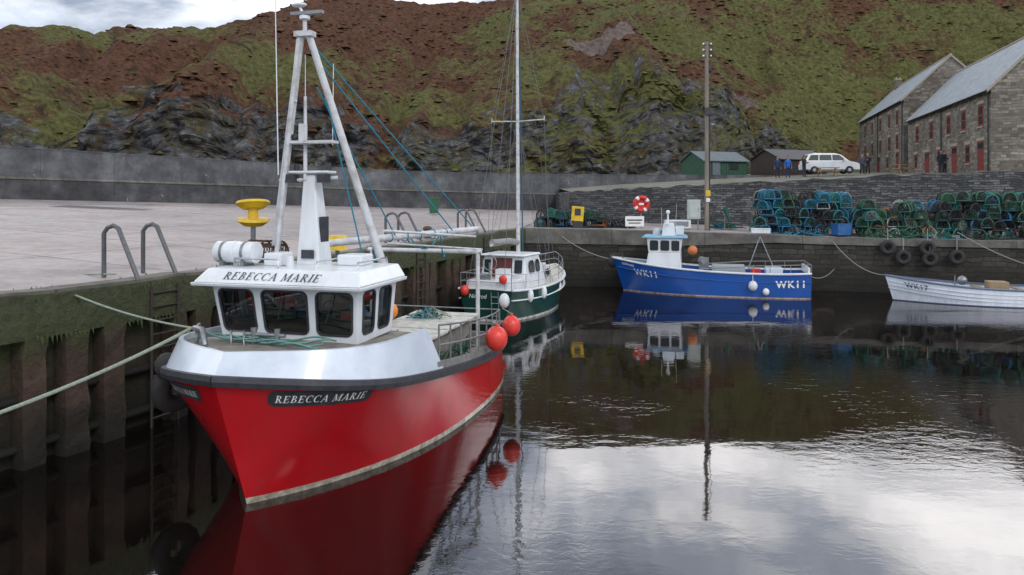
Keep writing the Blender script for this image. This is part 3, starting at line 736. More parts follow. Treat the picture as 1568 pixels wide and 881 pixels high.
mb=MB(); mb.box((0,0,1.25),(.72,.35,1.15),0); mb.box((0,-.19,1.25),(.6,.02,1.0),0); mb.box((-.25,0,.35),(.06,.1,.7),1); mb.box((.25,0,.35),(.06,.1,.7),1); mb.box((.22,-.21,1.25),(.04,.02,.15),1)
cab=M('grey_green_cabinet',(.45,.5,.47),(.36,.4,.38),.5); mb.build('utility_cabinet',[cab,galv],None,bevel=.015,loc=(10.75,42.5,2.95))
mb=MB(); mb.cyl((0,.1,0),(0,.1,1.75),.04,.04,8,1); mb.panel([(-.42,.04,1.05),(.42,.04,1.05),(.42,.04,1.95),(-.42,.04,1.95)],.3,2,0)
mb.torus((0,0,1.5),.40,.13,(0,1,0),0,32,10,3); mb.box((0,.0,1.5),(.3,.03,.12),3)
mb.build('lifebuoy_station',[redm,galv,redm,textw],None,loc=(7.85,43.6,3.0))
mb=MB(); mb.box((0,0,.85),(.7,.3,.85),0,ry=R(5)); mb.box((0,-.17,.95),(.35,.02,.4),1); mb.box((0,0,.15),(.6,.3,.5),1); mb.build('yellow_grit_bin',[yellow,black],None,bevel=.03,loc=(3.85,42.2,3.1))
mb=MB(); mb.box((0,0,.55),(1.1,.05,.6),0); mb.box((0,-.03,.62),(.9,.01,.08),1); mb.box((0,-.03,.45),(.7,.01,.06),1); mb.box((-.4,.02,.2),(.06,.06,.4),2); mb.box((.4,.02,.2),(.06,.06,.4),2); mb.build('notice_board',[textw,black,galv],None,loc=(7.2,42.2,2.95))
mb=MB(); mb.box((0,0,.32),(1.5,.45,.5),0); mb.box((0,-.24,.34),(1.2,.02,.3),1); mb.build('white_fish_box_stack',[white,galv],None,bevel=.02,loc=(9.8,42.6,3.0))
mb=MB(); mb.box((0,0,.55),(.55,.62,1.0),0,tx=1.15,ty=1.15); mb.box((0,0,1.09),(.68,.76,.08),0)
for s_ in (-1,1): mb.torus((s_*.25,.33,.12),.08,.04,(1,0,0),1,12,6)
gb=M('green_bin_plastic',(.02,.12,.05),(.015,.08,.035),.5); mb.build('wheelie_bin',[gb,black],None,bevel=.02,loc=(-5.6,51.5,3.7))
mb=MB()
for k in range(14): mb.box((-.0+k*.35,0,.02),(.2,2.2,.02),0)
mb.build('drain_grating',galv,None,loc=(-25.5,40.5,4.5),rz=R(8))

def handhoop(mb,base,dirv,inn,h=1.15,r=.05):
    b=Vector(base); i=Vector(inn)
    mb.tube([b,b+Vector((0,0,h*.85)),b+Vector((0,0,h*.96))+i*.12,b+Vector((0,0,h))+i*.3,b+Vector((0,0,h*.95))+i*.45,b+i*1.05+Vector((0,0,.0))],r,8,0)
def qladder(t0,name='quay_ladder',zb_=-.5):
    p=at(LE,t0); q=at(LE,t0+.01); d=Vector((q[0]-p[0],q[1]-p[1],0)).normalized(); nrm=Vector((d.y,-d.x,0)); p=Vector((p[0],p[1],0))
    mb=MB()
    for s_ in (-.5,.5):
        b_=p+d*s_*1.0+nrm*.15-nrm*1.1
        handhoop(mb,(b_.x,b_.y,3.2),d,nrm)
    nf=len(mb.f)
    for s_ in (-.5,.5):
        f=p+d*s_*.7+nrm*.32; mb.tube([(f.x,f.y,3.05),(f.x,f.y,zb_)],.03,6)
    z=2.9
    while z>zb_:
        a_=p-d*.32+nrm*.32; c_=p+d*.32+nrm*.32; mb.tube([(a_.x,a_.y,z),(c_.x,c_.y,z)],.022,6); z-=.3
    for k in range(nf,len(mb.f)): mb.m[k]=1
    mb.build(name,[rail_m,rust_m])
def tfor(y):
    for i in range(2000):
        if at(LE,i/2000)[1]>=y: return i/2000
qladder(tfor(15.9)); qladder(tfor(27.5)); qladder(tfor(34))
mb=MB()
mb.cyl((0,0,0),(0,0,.35),.16,.13,14); mb.sphere((0,0,.4),.2,0,(1,1,.6)); mb.build('mooring_bollard',M('rusty_iron',(.12,.06,.04),(.05,.03,.025),.8,scale=8),None,loc=(-3.6,30.6,3.2))

for x,z in ((19.3,2.35),(20.0,1.85),(21.1,2.35),(21.2,1.8),(22.4,1.9)):
    y=interp(x,[(17,37.7),(30,34.6)])-.25
    mb=MB(); mb.torus((0,0,0),.27,.12,(.2,1,0),0,24,10); mb.torus((0,-.03,0),.2,.05,(.2,1,0),0,24,6); mb.tube(sag((0,0,.3),(0.05,.1,1.0),0.02,4),.02,5,1)
    mb.build('tyre_fender',[tyrem,rope_w],None,loc=(x,y,z))

def pot(mb,c,rz,mi_h,mi_n,L=.75,W=.66,H=.52,tilt=0.0,hr=.036):
    rot=Matrix.Translation(c)@Matrix.Rotation(rz,4,'Z')@Matrix.Rotation(tilt,4,'X')
    T=lambda p: rot@Vector(p)
    arch=lambda y:[(W/2*math.cos(a_)*1.0,y,H*math.sin(a_)**.8 if math.sin(a_)>0 else 0) for a_ in [math.pi*k/8 for k in range(9)]]
    for y in (-L/2,0,L/2):
        A=arch(y); mb.tube([T(p) for p in A]+[T(A[0])],hr,5,mi_h)
    for p in ((-W/2,0),(W/2,0),(0,H),(W*.35,H*.76),(-W*.35,H*.76)):
        mb.tube([T((p[0],-L/2,p[1])),T((p[0],L/2,p[1]))],.02,4,mi_h)
    for s_ in (-1,1):
        for k in range(8):
            pts=[]
            for q in range(4):
                yy=-L/2+L*((k-3+q*1.2)/6.0) if s_>0 else L/2-L*((k-3+q*1.2)/6.0)
                a_=math.pi*q/3; yy=max(-L/2,min(L/2,yy)); pts.append(T((W/2*math.cos(a_),yy,H*math.sin(a_)*.98)))
            mb.tube(pts,.009,3,mi_n)
    for y in (-L/2,L/2):
        for k in range(1,6):
            xx=-W/2+W*k/6; zz=H*math.sqrt(max(0,1-(xx/(W/2))**2))
            mb.tube([T((xx,y,0)),T((xx*.7,y,zz))],.009,3,mi_n)
            mb.tube([T((xx-.08,y,0)),T((xx+.1,y,zz*.9))],.009,3,mi_n)
    mb.box(T((0,0,.02)),(W*.95,L*.95,.04),3,rz)
    if random.random()<.6:
        mb.sphere(T((random.uniform(-.2,.2),random.uniform(-.2,.2),.12)),.14,random.choice((3,3,4,0,2,5)),(1,1,.6),8)
pc=[M('pot_blue',(.02,.18,.36),(.015,.09,.18),.7),M('pot_teal',(.02,.22,.23),(.02,.12,.12),.7),M('pot_green',(.04,.15,.09),(.03,.09,.055),.8),M('pot_black',(.02,.02,.022),(.05,.05,.05),.8),M('pot_orange',(.5,.16,.05),(.35,.1,.04),.8),M('pot_pale',(.3,.33,.3),(.18,.2,.18),.8)]
def stack(x0,x1,rows,colw,name='lobster_pot_stack',back=2,yo=3.2,netw=(3,2,4,1)):
    mb=MB(); rnd=random.Random(int(x0*7))
    for b_ in range(back):
        for r in range(rows):
            x=x0+rnd.uniform(0,.3)+r*.06
            while x<x1-r*.12:
                yq=interp(x,[(0.5,40),(8,39.3),(17,37.7),(30,34.6)])+yo+b_*.85+rnd.uniform(-.15,.15)
                if rnd.random()>.04+.25*(r==rows-1):
                    pot(mb,(x,yq,edge_z(x)+.08+r*.47+rnd.uniform(-.03,.06)),R(rnd.uniform(-35,35)-14),rnd.choices(range(6),colw)[0],rnd.choices([1,2,3,5],netw)[0],tilt=R(rnd.uniform(-14,14)))
                x+=.58+rnd.uniform(-.06,.08)
    mb.build(name,pc)
stack(14.2,19.5,5,[6,4,1,4,.3,.7],yo=3.0,netw=(3,1,7,.6))
stack(19.3,22.4,4,[.4,.6,5,4,.8,1.8],yo=2.3,netw=(1,4,4,2))
stack(23.2,29.5,5,[.6,1.5,4,7,.2,1.2],yo=2.9,netw=(1,2,6,1))
stack(1.6,5.6,2,[.3,.8,3,8,.2,.5],back=2,yo=3.2)
stack(5.2,7.5,1,[1,1,4,6,1,1],back=2,yo=3.6)
mb=MB(); mb.box((0,0,.3),(.8,.6,.6),0,tx=1.08,ty=1.08); mb.box((0,0,.61),(.92,.7,.05),0); mb.build('blue_fish_crate',bluep,None,bevel=.02,loc=(18.2,39.7,2.82),rz=.2)
mb=MB(); mb.box((0,0,.12),(1.0,.5,.24),0); mb.box((0,0,.26),(1.04,.54,.05),0); mb.build('white_fish_crate',white,None,bevel=.02,loc=(13.9,40.2,2.9),rz=-.2)
def heap(loc,mats,nn=60,sx=1.0,hz=.5,r=.03,name='rope_heap',parent=None):
    mb=MB()
    for k in range(nn):
        a_=random.uniform(0,6.28); r_=random.uniform(.1,.7); p=Vector((sx*r_*math.cos(a_),.5*r_*math.sin(a_),.05))
        mb.tube([p,p+Vector((random.uniform(-.5,.5)*sx,random.uniform(-.3,.3)*sx,random.uniform(.1,hz)*(1-r_))),p+Vector((random.uniform(-.8,.8)*sx*.8,random.uniform(-.4,.4),0))],r,4,random.randrange(len(mats)))
    mb.build(name,mats,parent,loc=loc)
heap((12.9,43.5,3.0),[netm,netm,tealrope]); heap((20.8,38.6,2.7),[netm,rope_w,netm],90,1.6,.8); heap((16.4,39.9,2.75),[tealrope,black],50,1.2,.4); heap((25.0,37.4,2.65),[netm,black],60,1.4,.5); heap((22.6,37.9,2.68),[netm,tealrope,rope_w],60,1.0,.7)
mb=MB(); mb.tube([(0,0,0),(.05,0,1.2)],.03,6,0); mb.tube(sag((.05,0,1.3),(.3,-.1,.5),.1,6),.16,6,1,r2=.05); mb.box((0.05,0,1.25),(.5,.05,.05),0); mb.build('net_hanging_post',[galv,netm],None,loc=(12.6,42.6,3.0))

# ---------------------------------------------------------------- boats
class Hull:
    def __init__(s,L,B,rake,zk,sheer,fw,fd,wexp=.8): s.L=L;s.B=B;s.rake=rake;s.zk=zk;s.sheer=sheer;s.fw=fw;s.fd=fd;s.wexp=wexp
    def half(s,t,z):
        zs=s.sheer(t); w_=max(0,min(1.15,z/zs)); w_=w_**s.wexp
        h=s.B*(s.fw(t)*(1-w_)+s.fd(t)*w_)
        if z<0: h*=math.sqrt(max(0,1-(z/s.zk)**2))
        return max(h,0)
    def pt(s,t,z,side,off=0):
        s0=-s.rake*z/s.sheer(0); x=s0+t*(s.L-s0); h=s.half(t,z)
        p=Vector((x,side*h,z))
        if off:
            t2=min(1,t+.01); t1=max(0,t2-.02); a=s.pt(t1,z,side); b_=s.pt(t2,z,side); tg=(b_-a).normalized()
            up=(s.pt(t,z+.05,side)-s.pt(t,z-.05,side)).normalized()
            nn=tg.cross(up); nn.normalize()
            if nn.y*side<0: nn=-nn
            p=p+nn*off
        return p
    def mesh(s,mat,parent,name='hull',nt_=60,nz_=18):
        mb=MB(); secs=[]
        for i in range(nt_+1):
            t=(i/nt_)**1.8; zs=s.sheer(t); sec=[]
            zz=[s.zk+(zs-s.zk)*j/nz_ for j in range(nz_+1)]
            for z in zz[::-1]: sec.append(s.pt(t,z,1))
            for z in zz[1:]: sec.append(s.pt(t,z,-1))
            secs.append(sec)
        mb.grid(secs,0,True); mb.face(secs[-1],0)
        return mb.build(name,mat,parent)
    def strake(s,mb,dz0,dz1,out,mi=0,t0=0,t1=1,n=60,inn=.05,both=(1,-1)):
        for sd_ in both:
            rows=[]
            for i in range(n+1):
                t=t0+(t1-t0)*(i/n)**1.8; zs=s.sheer(t); p=s.pt(t,zs,sd_)
                q=s.pt(max(t,.0),zs,sd_,.001)-p
                nn=(q.normalized() if q.length>1e-7 else Vector((0,sd_,0))); nn.z=0
                if t<.002: nn=Vector((-1,sd_*.15,0))
                nn.normalize()
                o=p+nn*out; ii=p-nn*inn
                rows.append([(ii.x,ii.y,zs+dz0),(o.x,o.y,zs+dz0),(o.x+nn.x*.02,o.y+nn.y*.02,zs+(dz0+dz1)/2),(o.x,o.y,zs+dz1),(ii.x,ii.y,zs+dz1)])
            mb.grid(rows,mi,False,True); mb.face(rows[-1],mi); mb.face(rows[0],mi)
    def arcmap(s,z,side):
        T=[(i/400)**1.5 for i in range(401)]; A=[0]; p=s.pt(0,z,side)
        for t in T[1:]:
            q=s.pt(t,z,side); A.append(A[-1]+(q-p).length); p=q
        return T,A
    def wrap(s,verts,z0,a0,side,dirn,off):
        T,A=s.arcmap(z0,side); out=[]
        for vv in verts:
            u,v_=vv[0],vv[1]; o=off+(vv[2] if len(vv)>2 else 0)
            a=a0+dirn*u; a=max(0.0,a); k=0
            while k<len(A)-2 and A[k+1]<a: k+=1
            t=T[k]+(T[k+1]-T[k])*(a-A[k])/max(1e-9,A[k+1]-A[k]); out.append(s.pt(min(1,t),z0+v_,side,o))
        return out
def textmesh(body,size,shear=0.0,bold=0.0,spacing=1.0):
    cu=bpy.data.curves.new('t','FONT'); cu.body=body; cu.size=size; cu.shear=shear; cu.offset=bold; cu.space_character=spacing
    cu.align_x='CENTER'; cu.align_y='CENTER'; cu.resolution_u=3
    ob=bpy.data.objects.new('t',cu); COL.objects.link(ob); dg=bpy.context.evaluated_depsgraph_get(); dg.update()
    me=bpy.data.meshes.new_from_object(ob.evaluated_get(dg))
    V=[(v_.co.x,v_.co.y) for v_ in me.vertices]; F=[tuple(p.vertices) for p in me.polygons]
    bpy.data.objects.remove(ob); return V,F
# hand drawn serif capitals: strokes (l = line, a = arc), unit cap height
ser=lambda x0,x1,y=.03: ('l',x0,y,x1,y,.06)
GLY={'R':(.86,[('l',.2,0,.2,1,.17),ser(.02,.40),ser(.02,.34,.97),('a',.3,.75,.27,.22,90,-90,.06,.16),('l',.36,.52,.72,.03,.15),ser(.62,.9)]),
'E':(.80,[('l',.2,0,.2,1,.17),ser(.02,.70),ser(.02,.68,.97),ser(.2,.50,.5),('l',.66,.97,.66,.76,.05),('l',.68,.03,.68,.26,.05),('l',.52,.38,.52,.62,.05)]),
'B':(.80,[('l',.2,0,.2,1,.17),ser(.02,.34),ser(.02,.34,.97),('a',.3,.75,.25,.22,90,-90,.06,.15),('a',.3,.27,.33,.24,90,-90,.06,.17)]),
'C':(.86,[('a',.46,.5,.36,.47,48,312,.06,.18),('l',.73,.66,.73,.98,.05),('l',.73,.02,.73,.2,.04)]),
'A':(.92,[('l',.13,.03,.43,1,.07),('l',.43,1,.76,.03,.16),ser(.25,.62,.34),ser(.0,.27),ser(.6,.92)]),
'M':(1.12,[('l',.16,0,.16,1,.07),('l',.2,.97,.52,.08,.15),('l',.52,.08,.88,.97,.06),('l',.92,0,.92,1,.17),ser(.0,.32),ser(.75,1.09),ser(.03,.24,.97),ser(.85,1.09,.97)]),
'I':(.44,[('l',.22,0,.22,1,.17),ser(.04,.40),ser(.04,.40,.97)])}
def serif(body,size,shear=.2,sp=.09):
    V=[];F=[];x=0;lay=0
    for ch in body:
        if ch==' ': x+=.45; continue
        wd,st=GLY[ch]
        for s_ in st:
            lay+=1; o=(lay%12)*.0004
            if s_[0]=='l':
                _,x0,y0,x1,y1,w_=s_; d=Vector((x1-x0,y1-y0)); L=d.length; d/=L; n_=Vector((-d.y,d.x))*w_/2
                m_=max(1,int(L/.2)); b=len(V)
                for k in range(m_+1):
                    px_,py_=x0+d.x*L*k/m_,y0+d.y*L*k/m_
                    V+= [(x+px_-n_.x,py_-n_.y,o),(x+px_+n_.x,py_+n_.y,o)]
                F+=[(b+2*k,b+2*k+2,b+2*k+3,b+2*k+1) for k in range(m_)]
            else:
                _,cx_,cy_,rx,ry,a0,a1,w0,w1=s_; b=len(V); m_=12
                for k in range(m_+1):
                    a_=R(a0+(a1-a0)*k/m_); ww=w0+(w1-w0)*math.sin(math.pi*k/m_)
                    V+=[(x+cx_+(rx-ww/2+.0)*math.cos(a_),cy_+(ry-.03)*math.sin(a_),o),(x+cx_+(rx+ww/2)*math.cos(a_),cy_+(ry+.03)*math.sin(a_),o)]
                F+=[(b+2*k,b+2*k+2,b+2*k+3,b+2*k+1) for k in range(m_)]
        x+=wd+sp
    T=x-sp
    return [((a-T/2+shear*(c-.5))*size,(c-.5)*size,o) for a,c,o in V],F
def putmesh(P,F,mat,parent,name='lettering'):
    me=bpy.data.meshes.new(name); me.from_pydata([tuple(p) for p in P],[],F); me.materials.append(mat)
    ob=bpy.data.objects.new(name,me); COL.objects.link(ob); ob.parent=parent
def hulltext(h,body,size,z0,a0,side,mat,parent,off=.012,shear=0,bold=0,slope=0.0,sp=1.08,srf=False):
    V_,F_=serif(body,size) if srf else textmesh(body,size,shear,bold,sp); dirn=1 if side<0 else -1
    putmesh(h.wrap([(v_[0],v_[1]+slope*v_[0])+tuple(v_[2:]) for v_ in V_],z0,a0,side,dirn,off),F_,mat,parent)
def hullplate(h,wd,ht,z0,a0,side,mat,parent,off=.006,slope=0.0,name='name_board'):
    mb=MB(); dirn=1 if side<0 else -1; rows=[]
    for i in range(25):
        u=-wd/2+wd*i/24; e_=min(1,(1-abs(u)/(wd/2))*9+.55)
        rows.append(h.wrap([(u,-ht/2*e_+slope*u),(u,ht/2*e_+slope*u)],z0,a0,side,dirn,off))
    mb.grid(rows,0,True); mb.build(name,mat,parent)

# ---- red boat
RB=empty('red_fishing_boat',(-4.3,11.65,0),R(75))
H1=Hull(8.6,2.12,.80,-.7,lambda t:2.14-2.05*t+.83*t*t,
  lambda t:(1-(1-min(1,t*8.6/7))**3)*(1-.1*max(0,(t-.75)/.25)**2),
  lambda t:(1-(1-min(1,t*9.3/3.3))**5.2)*(1-.12*max(0,(t-.7)/.3)**2),1.05)
hm1=hullmat('red_hull_paint',(.47,.006,.012),[(.0,.5),(.10,1)],(.55,.5,.42))
H1.mesh(hm1,RB)
mb=MB(); H1.strake(mb,-.02,.14,.07,0); mb.build('rubbing_strake',black,RB)
hullplate(H1,1.66,.27,1.83,1.55,-1,black,RB,.008,slope=-.06); hulltext(H1,'REBECCA MARIE',.125,1.83,1.55,-1,textw,RB,.016,slope=-.06,srf=True)
hullplate(H1,1.3,.25,1.85,1.12,1,black,RB,.008,slope=.06); hulltext(H1,'REBECCA MARIE',.1,1.85,1.12,1,textw,RB,.016,slope=.06,srf=True)
ztop=lambda t:2.58-.42*t
def bul(t,side,k):
    zs=H1.sheer(t)+.13; p=H1.pt(t,H1.sheer(t),side)
    x=p.x; y=p.y
    tt=Vector((x+.2*max(0,1-t*4)+.02,side*max(0,abs(y)-.15*min(1,abs(y)*2)),ztop(t)))
    bb=Vector((x,y,zs)); return bb.lerp(tt,k)
mb=MB(); T0,T1=0,.43
for sd_ in (1,-1):
    rows=[]
    for i in range(61):
        f=i/60
        rows.append([bul((T0+(T1-.055*k/4-T0)*f**1.9),sd_,k/4) for k in range(5)])
    mb.grid(rows,0,True)
    rows2=[[r[4],Vector((r[4].x+.03,r[4].y-sd_*.07*min(1,abs(r[4].y)*2),r[4].z+.005)),Vector((r[4].x+.03,r[4].y-sd_*.07*min(1,abs(r[4].y)*2),r[4].z-.2))] for i,r in enumerate(rows)]
    mb.grid(rows2,0,False)
mb.build('white_bulwark',whiteb,RB)
mb=MB(); rows=[]
for i in range(31):
    t=T0+(T1-.06-T0)*(i/30)**1.5; a_=bul(t,1,1); b_=bul(t,-1,1); rows.append([(a_.x+.03,a_.y*(1-j/4)+b_.y*j/4,a_.z-.10+.05*(1-(j/2-1)**2)) for j in range(5)])
mb.grid(rows,0,True)
mb.build('whaleback_deck',deckm,RB)
mb=MB(); rows=[]
for i in range(31):
    t=.36+.64*i/30; z=H1.sheer(t)+.02; h=H1.half(t,H1.sheer(t))-.04; x=H1.pt(t,H1.sheer(t),1).x; rows.append([(x,h*(1-j/3),z) for j in range(7)])
mb.grid(rows,0,True)
a_=bul(.37,1,1); mb.face([(a_.x,a_.y-.05,a_.z-.08),(a_.x,-a_.y+.05,a_.z-.08),(a_.x,-a_.y+.05,1.4),(a_.x,a_.y-.05,1.4)],0)
mb.build('working_deck',deckm,RB)
mb=MB()
for sd_ in (1,-1):
    rows=[]
    for i in range(31):
        t=.40+.6*i/30; p=H1.pt(t,H1.sheer(t),sd_); zs=H1.sheer(t)
        rows.append([(p.x,p.y,zs+.1),(p.x,p.y-sd_*.02,zs+.28),(p.x,p.y-sd_*.09,zs+.28),(p.x,p.y-sd_*.09,zs)])
    mb.grid(rows,0,False)
p=H1.pt(1,.95,1); mb.box((p.x-.03,0,1.05),(.08,p.y*2,.5),0)
mb.build('low_bulwark',M('grey_bulwark',(.22,.21,.2),(.12,.12,.12),.6,scale=6),RB)
mb=MB()
for sd_ in (1,-1):
    P=[]
    for i in range(9):
        t=.42+.57*i/8; p=H1.pt(t,H1.sheer(t),sd_); P.append(Vector((p.x,p.y-sd_*.06,H1.sheer(t)+.2)))
    hh=.8
    for p in P: mb.tube([p,p+Vector((0,0,hh))],.02,6)
    for q in (hh,hh*.5): mb.tube([p+Vector((0,0,q)) for p in P],.022,6)
for q in (.8,.4): mb.tube([(P[-1].x,-P[-1].y*1,P[-1].z+q),(P[-1].x,P[-1].y,P[-1].z+q)],.022,6)
mb.build('guard_rails',galv,RB)
# wheelhouse (hollow, glazed)
WR=2.62
def wh(u,v_,w_):
    hw=1.36+.10*w_; xf=1.2-.17*w_; return Vector((xf+(WR-xf)*u, v_*hw, 2.40+1.00*w_))
mb=MB(); mb.hexa([wh(0,-1,0),wh(1,-1,0),wh(1,1,0),wh(0,1,0),wh(0,-1,1),wh(1,-1,1),wh(1,1,1),wh(0,1,1)],0); WH=mb.build('wheelhouse',white,RB)
mb=MB(); mb.hexa([wh(.04,-.955,.05),wh(.96,-.955,.05),wh(.96,.955,.05),wh(.04,.955,.05),wh(.04,-.955,.97),wh(.96,-.955,.97),wh(.96,.955,.97),wh(.04,.955,.97)],0); cut(WH,mb)
Q=[]
for a_,b_ in ((.92,.44),(.31,-.31),(-.44,-.92)): Q.append([wh(0,a_,.16),wh(0,b_,.16),wh(0,b_,.91),wh(0,a_,.91)])
for a_,b_ in ((.12,.42),(.54,.86)):
    Q.append([wh(a_,-1,.16),wh(b_,-1,.16),wh(b_,-1,.91),wh(a_,-1,.91)]); Q.append([wh(b_,1,.16),wh(a_,1,.16),wh(a_,1,.91),wh(b_,1,.91)])
for a_,b_ in ((-.85,-.08),(.08,.85)): Q.append([wh(1,a_,.25),wh(1,b_,.25),wh(1,b_,.9),wh(1,a_,.9)])
mb=MB()
for q in Q: mb.prism(rounded(q,.1,0,.05),rounded(q,.1,0,-.12))
cut(WH,mb)
b_=WH.modifiers.new('bevel','BEVEL'); b_.width=.025; b_.segments=2; b_.limit_method='ANGLE'; b_.angle_limit=R(50)
mb=MB()
for q in Q: mb.panel(q,.1,0,-.02,-.01); mb.ring(q,.12,.035,1,.012,-.022,.05)
mb.build('wheelhouse_windows',[clear,black],RB)
mb=MB()
mb.box((1.5,0,2.60),(.5,2.3,.34),0); mb.box((1.55,-.5,2.86),(.25,.35,.2),0); mb.box((1.5,.55,2.88),(.22,.4,.22),0); mb.box((1.45,.1,2.84),(.06,.25,.15),1)
mb.box((2.1,-.55,2.75),(.4,.42,.1),2); mb.box((2.3,-.55,3.0),(.09,.42,.5),2); mb.cyl((2.1,-.55,2.42),(2.1,-.55,2.75),.06,.06,8,0)
mb.torus((1.85,-.5,2.9),.17,.018,(1,0,.3),0,20,6); mb.sphere((2.0,-.95,2.9),.16,3,(.6,1,1.2)); mb.box((2.45,.95,3.0),(.08,.2,.5),4); mb.box((2.0,.9,2.6),(.6,.35,.3),5); mb.box((1.6,-.95,2.8),(.15,.2,.2),4)
mb.build('helm_console_and_seat',[black,M('green_screen',(.05,.15,.12),None,.3),M('seat_vinyl',(.05,.06,.07),None,.5),whiteb,orange,bluep],RB,bevel=.01)
mb=MB()
for v_ in (.68,0,-.68):
    a_=wh(0,v_,.93)+Vector((-.04,0,0)); b_=wh(0,v_+.1,.4)+Vector((-.04,0,0)); mb.tube([a_,b_],.008,4)
mb.build('wipers',black,RB)
mb=MB()
def roofl(z,o,of,bk=.02): return [(1.03-of,-1.46-o,z),(WR+bk,-1.46-o,z),(WR+bk,1.46+o,z),(1.03-of,1.46+o,z)]
mb.hexa(roofl(3.40,.20,.30)+roofl(3.46,.21,.32),0); mb.build('roof_lip',white,RB,bevel=.015)
mb=MB(); mb.hexa(roofl(3.462,.18,.29)+roofl(3.70,.03,.06),0); mb.build('roof',white,RB,bevel=.03)
V_,F_=serif('REBECCA MARIE',.165)
p0=Vector((1.03-.29,0,3.462)); p1=Vector((1.03-.06,0,3.70)); up=(p1-p0).normalized(); nn=Vector((-up.z,0,up.x)); mid=(p0+p1)/2+nn*.008+Vector((0,.1,0))
putmesh([mid+nn*o+Vector((0,-1,0))*u+up*v_ for u,v_,o in V_],F_,textb,RB,'roof_lettering')
mb=MB(); mb.tube([(1.5,y_,3.95) for y_ in (1.66,1.63,1.55,1.0,.88,.85)],.2,18,0)
for y_ in (1.27,1.5,1.05): mb.tube([(1.5,y_+.025,3.95),(1.5,y_-.025,3.95)],.213,18,0 if y_==1.27 else 1)
mb.box((1.5,1.5,3.74),(.34,.06,.12),1); mb.box((1.5,1.05,3.74),(.34,.06,.12),1); mb.build('liferaft_canister',[white,galv],RB)
mb=MB(); mb.box((1.75,.55,3.82),(.45,.35,.24),0); mb.cyl((1.5,.15,3.70),(1.5,.15,3.9),.08,.06,12,0); mb.box((2.2,-.8,3.8),(.5,.5,.2),0); mb.build('roof_hatch',white,RB,bevel=.03)
mb=MB()
for y_ in (-1.3,-.5): mb.tube([(1.3,y_,3.70),(1.33,y_,3.82),(2.5,y_,3.82),(2.55,y_,3.70)],.018,6)
mb.tube([(1.2,1.1,3.70),(1.2,1.1,3.86),(1.2,.2,3.86),(1.2,.2,3.70)],.018,6)
mb.build('roof_grab_rails',chrome,RB)
mb=MB(); top=Vector((1.95,.12,8.05))
mb.tube([(2.25,.98,3.66),top+Vector((0,.08,0))],.085,10,r2=.065); mb.tube([(2.05,.82,3.66),top+Vector((-.05,.1,-.1))],.045,8)
mb.tube([(3.0,-1.0,3.6),top+Vector((0,-.08,0))],.085,10,r2=.065); mb.tube([(3.0,-1.0,3.7),(3.0,-1.0,1.5)],.07,8)
mb.box(top+Vector((0,0,0)),(.2,.36,.10)); mb.tube([top,top+Vector((0,0,.3))],.04,8)
mb.tube([(2.1,.75,5.3),(2.1,.35,5.3),(2.35,-.35,5.35)],.035,8)
mb.box((2.1,.05,6.02),(.3,.95,.05)); mb.box((2.1,.25,6.2),(.12,.12,.35))
mb.tube([(2.1,.2,5.3),(2.1,.2,6.9)],.04,8,r2=.03)
for z in (4.4,5.0,5.6,6.2,6.8):
    k=(z-3.7)/4.35; a_=Vector((2.25,.98,3.7)).lerp(top,k); b_=Vector((2.05,.82,3.7)).lerp(top,k); mb.tube([a_,b_],.02,6)
mb.build('tripod_mast',mastm,RB)
mb=MB()
mb.hexa([(1.95,-.18,3.69),(2.45,-.18,3.69),(2.45,.30,3.69),(1.95,.30,3.69),(2.1,.0,5.4),(2.35,.0,5.4),(2.35,.24,5.4),(2.1,.24,5.4)],0)
mb.box((2.22,.12,5.45),(.35,.85,.05)); mb.build('funnel_casing',white,RB,bevel=.02)
mb=MB()
for y_ in (-.22,.46): mb.box((2.05,y_,5.33),(.16,.2,.16)); mb.cyl((2.22,y_,5.47),(2.22,y_,5.62),.06,.05,12)
mb.sphere((2.1,-.3,6.12),.07); mb.sphere((2.1,.42,6.12),.07); mb.box((1.93,.05,3.9),(.02,.26,.16)); mb.box((2.24,-.12,4.35),(.3,.03,.5))
mb.build('deck_lights',black,RB)
mb=MB(); mb.cyl(top+Vector((0,0,.28)),top+Vector((0,0,.34)),.1,.1,16); mb.sphere(top+Vector((0,.12,.56)),.1,0,(1,1.6,.45)); mb.tube([top+Vector((0,0,.3)),top+Vector((0,.12,.55))],.03,6); mb.build('radar_scanner',white,RB,bevel=.01)
mb=MB(); mb.box(top+Vector((0,-.05,.40)),(.09,.66,.06),0,0); mb.build('radar_bar',M('radar_grey',(.25,.27,.29),None,.5),RB)
mb=MB(); mb.cyl((2.0,.72,5.4),(1.95,.77,9.6),.014,.009,6); mb.cyl((2.6,-.1,6.0),(2.6,-.12,7.6),.012,.008,6); mb.cyl((2.1,.2,6.9),(2.1,.2,7.7),.01,.008,6); mb.build('whip_aerials',white,RB)
mb=MB()
for z_,r_,tl in ((4.74,.34,.12),(4.40,.32,-.08)):
    a0=Vector((2.5,1.62,z_)); ax=Vector((tl,tl,1)).normalized()
    mb.tube([a0,a0+ax*.05,a0+ax*.1],r_*.6,24,0,r2=r_); mb.tube([a0+ax*.1,a0+ax*.15],r_,24,0,r2=r_*.93)
mb.cyl((2.5,1.62,4.4),(2.5,1.62,4.8),.1,.1,12,0); mb.cyl((2.5,1.62,1.6),(2.5,1.62,4.45),.05,.05,10,1)
for z_ in (3.75,3.98): mb.cyl((4.9,1.05,z_),(4.9,1.05,z_+.1),.26,.2,20,0)
mb.cyl((4.9,1.05,1.4),(4.9,1.05,4.0),.05,.05,8,1)
mb.build('yellow_line_hauler',[yellow,galv],RB)
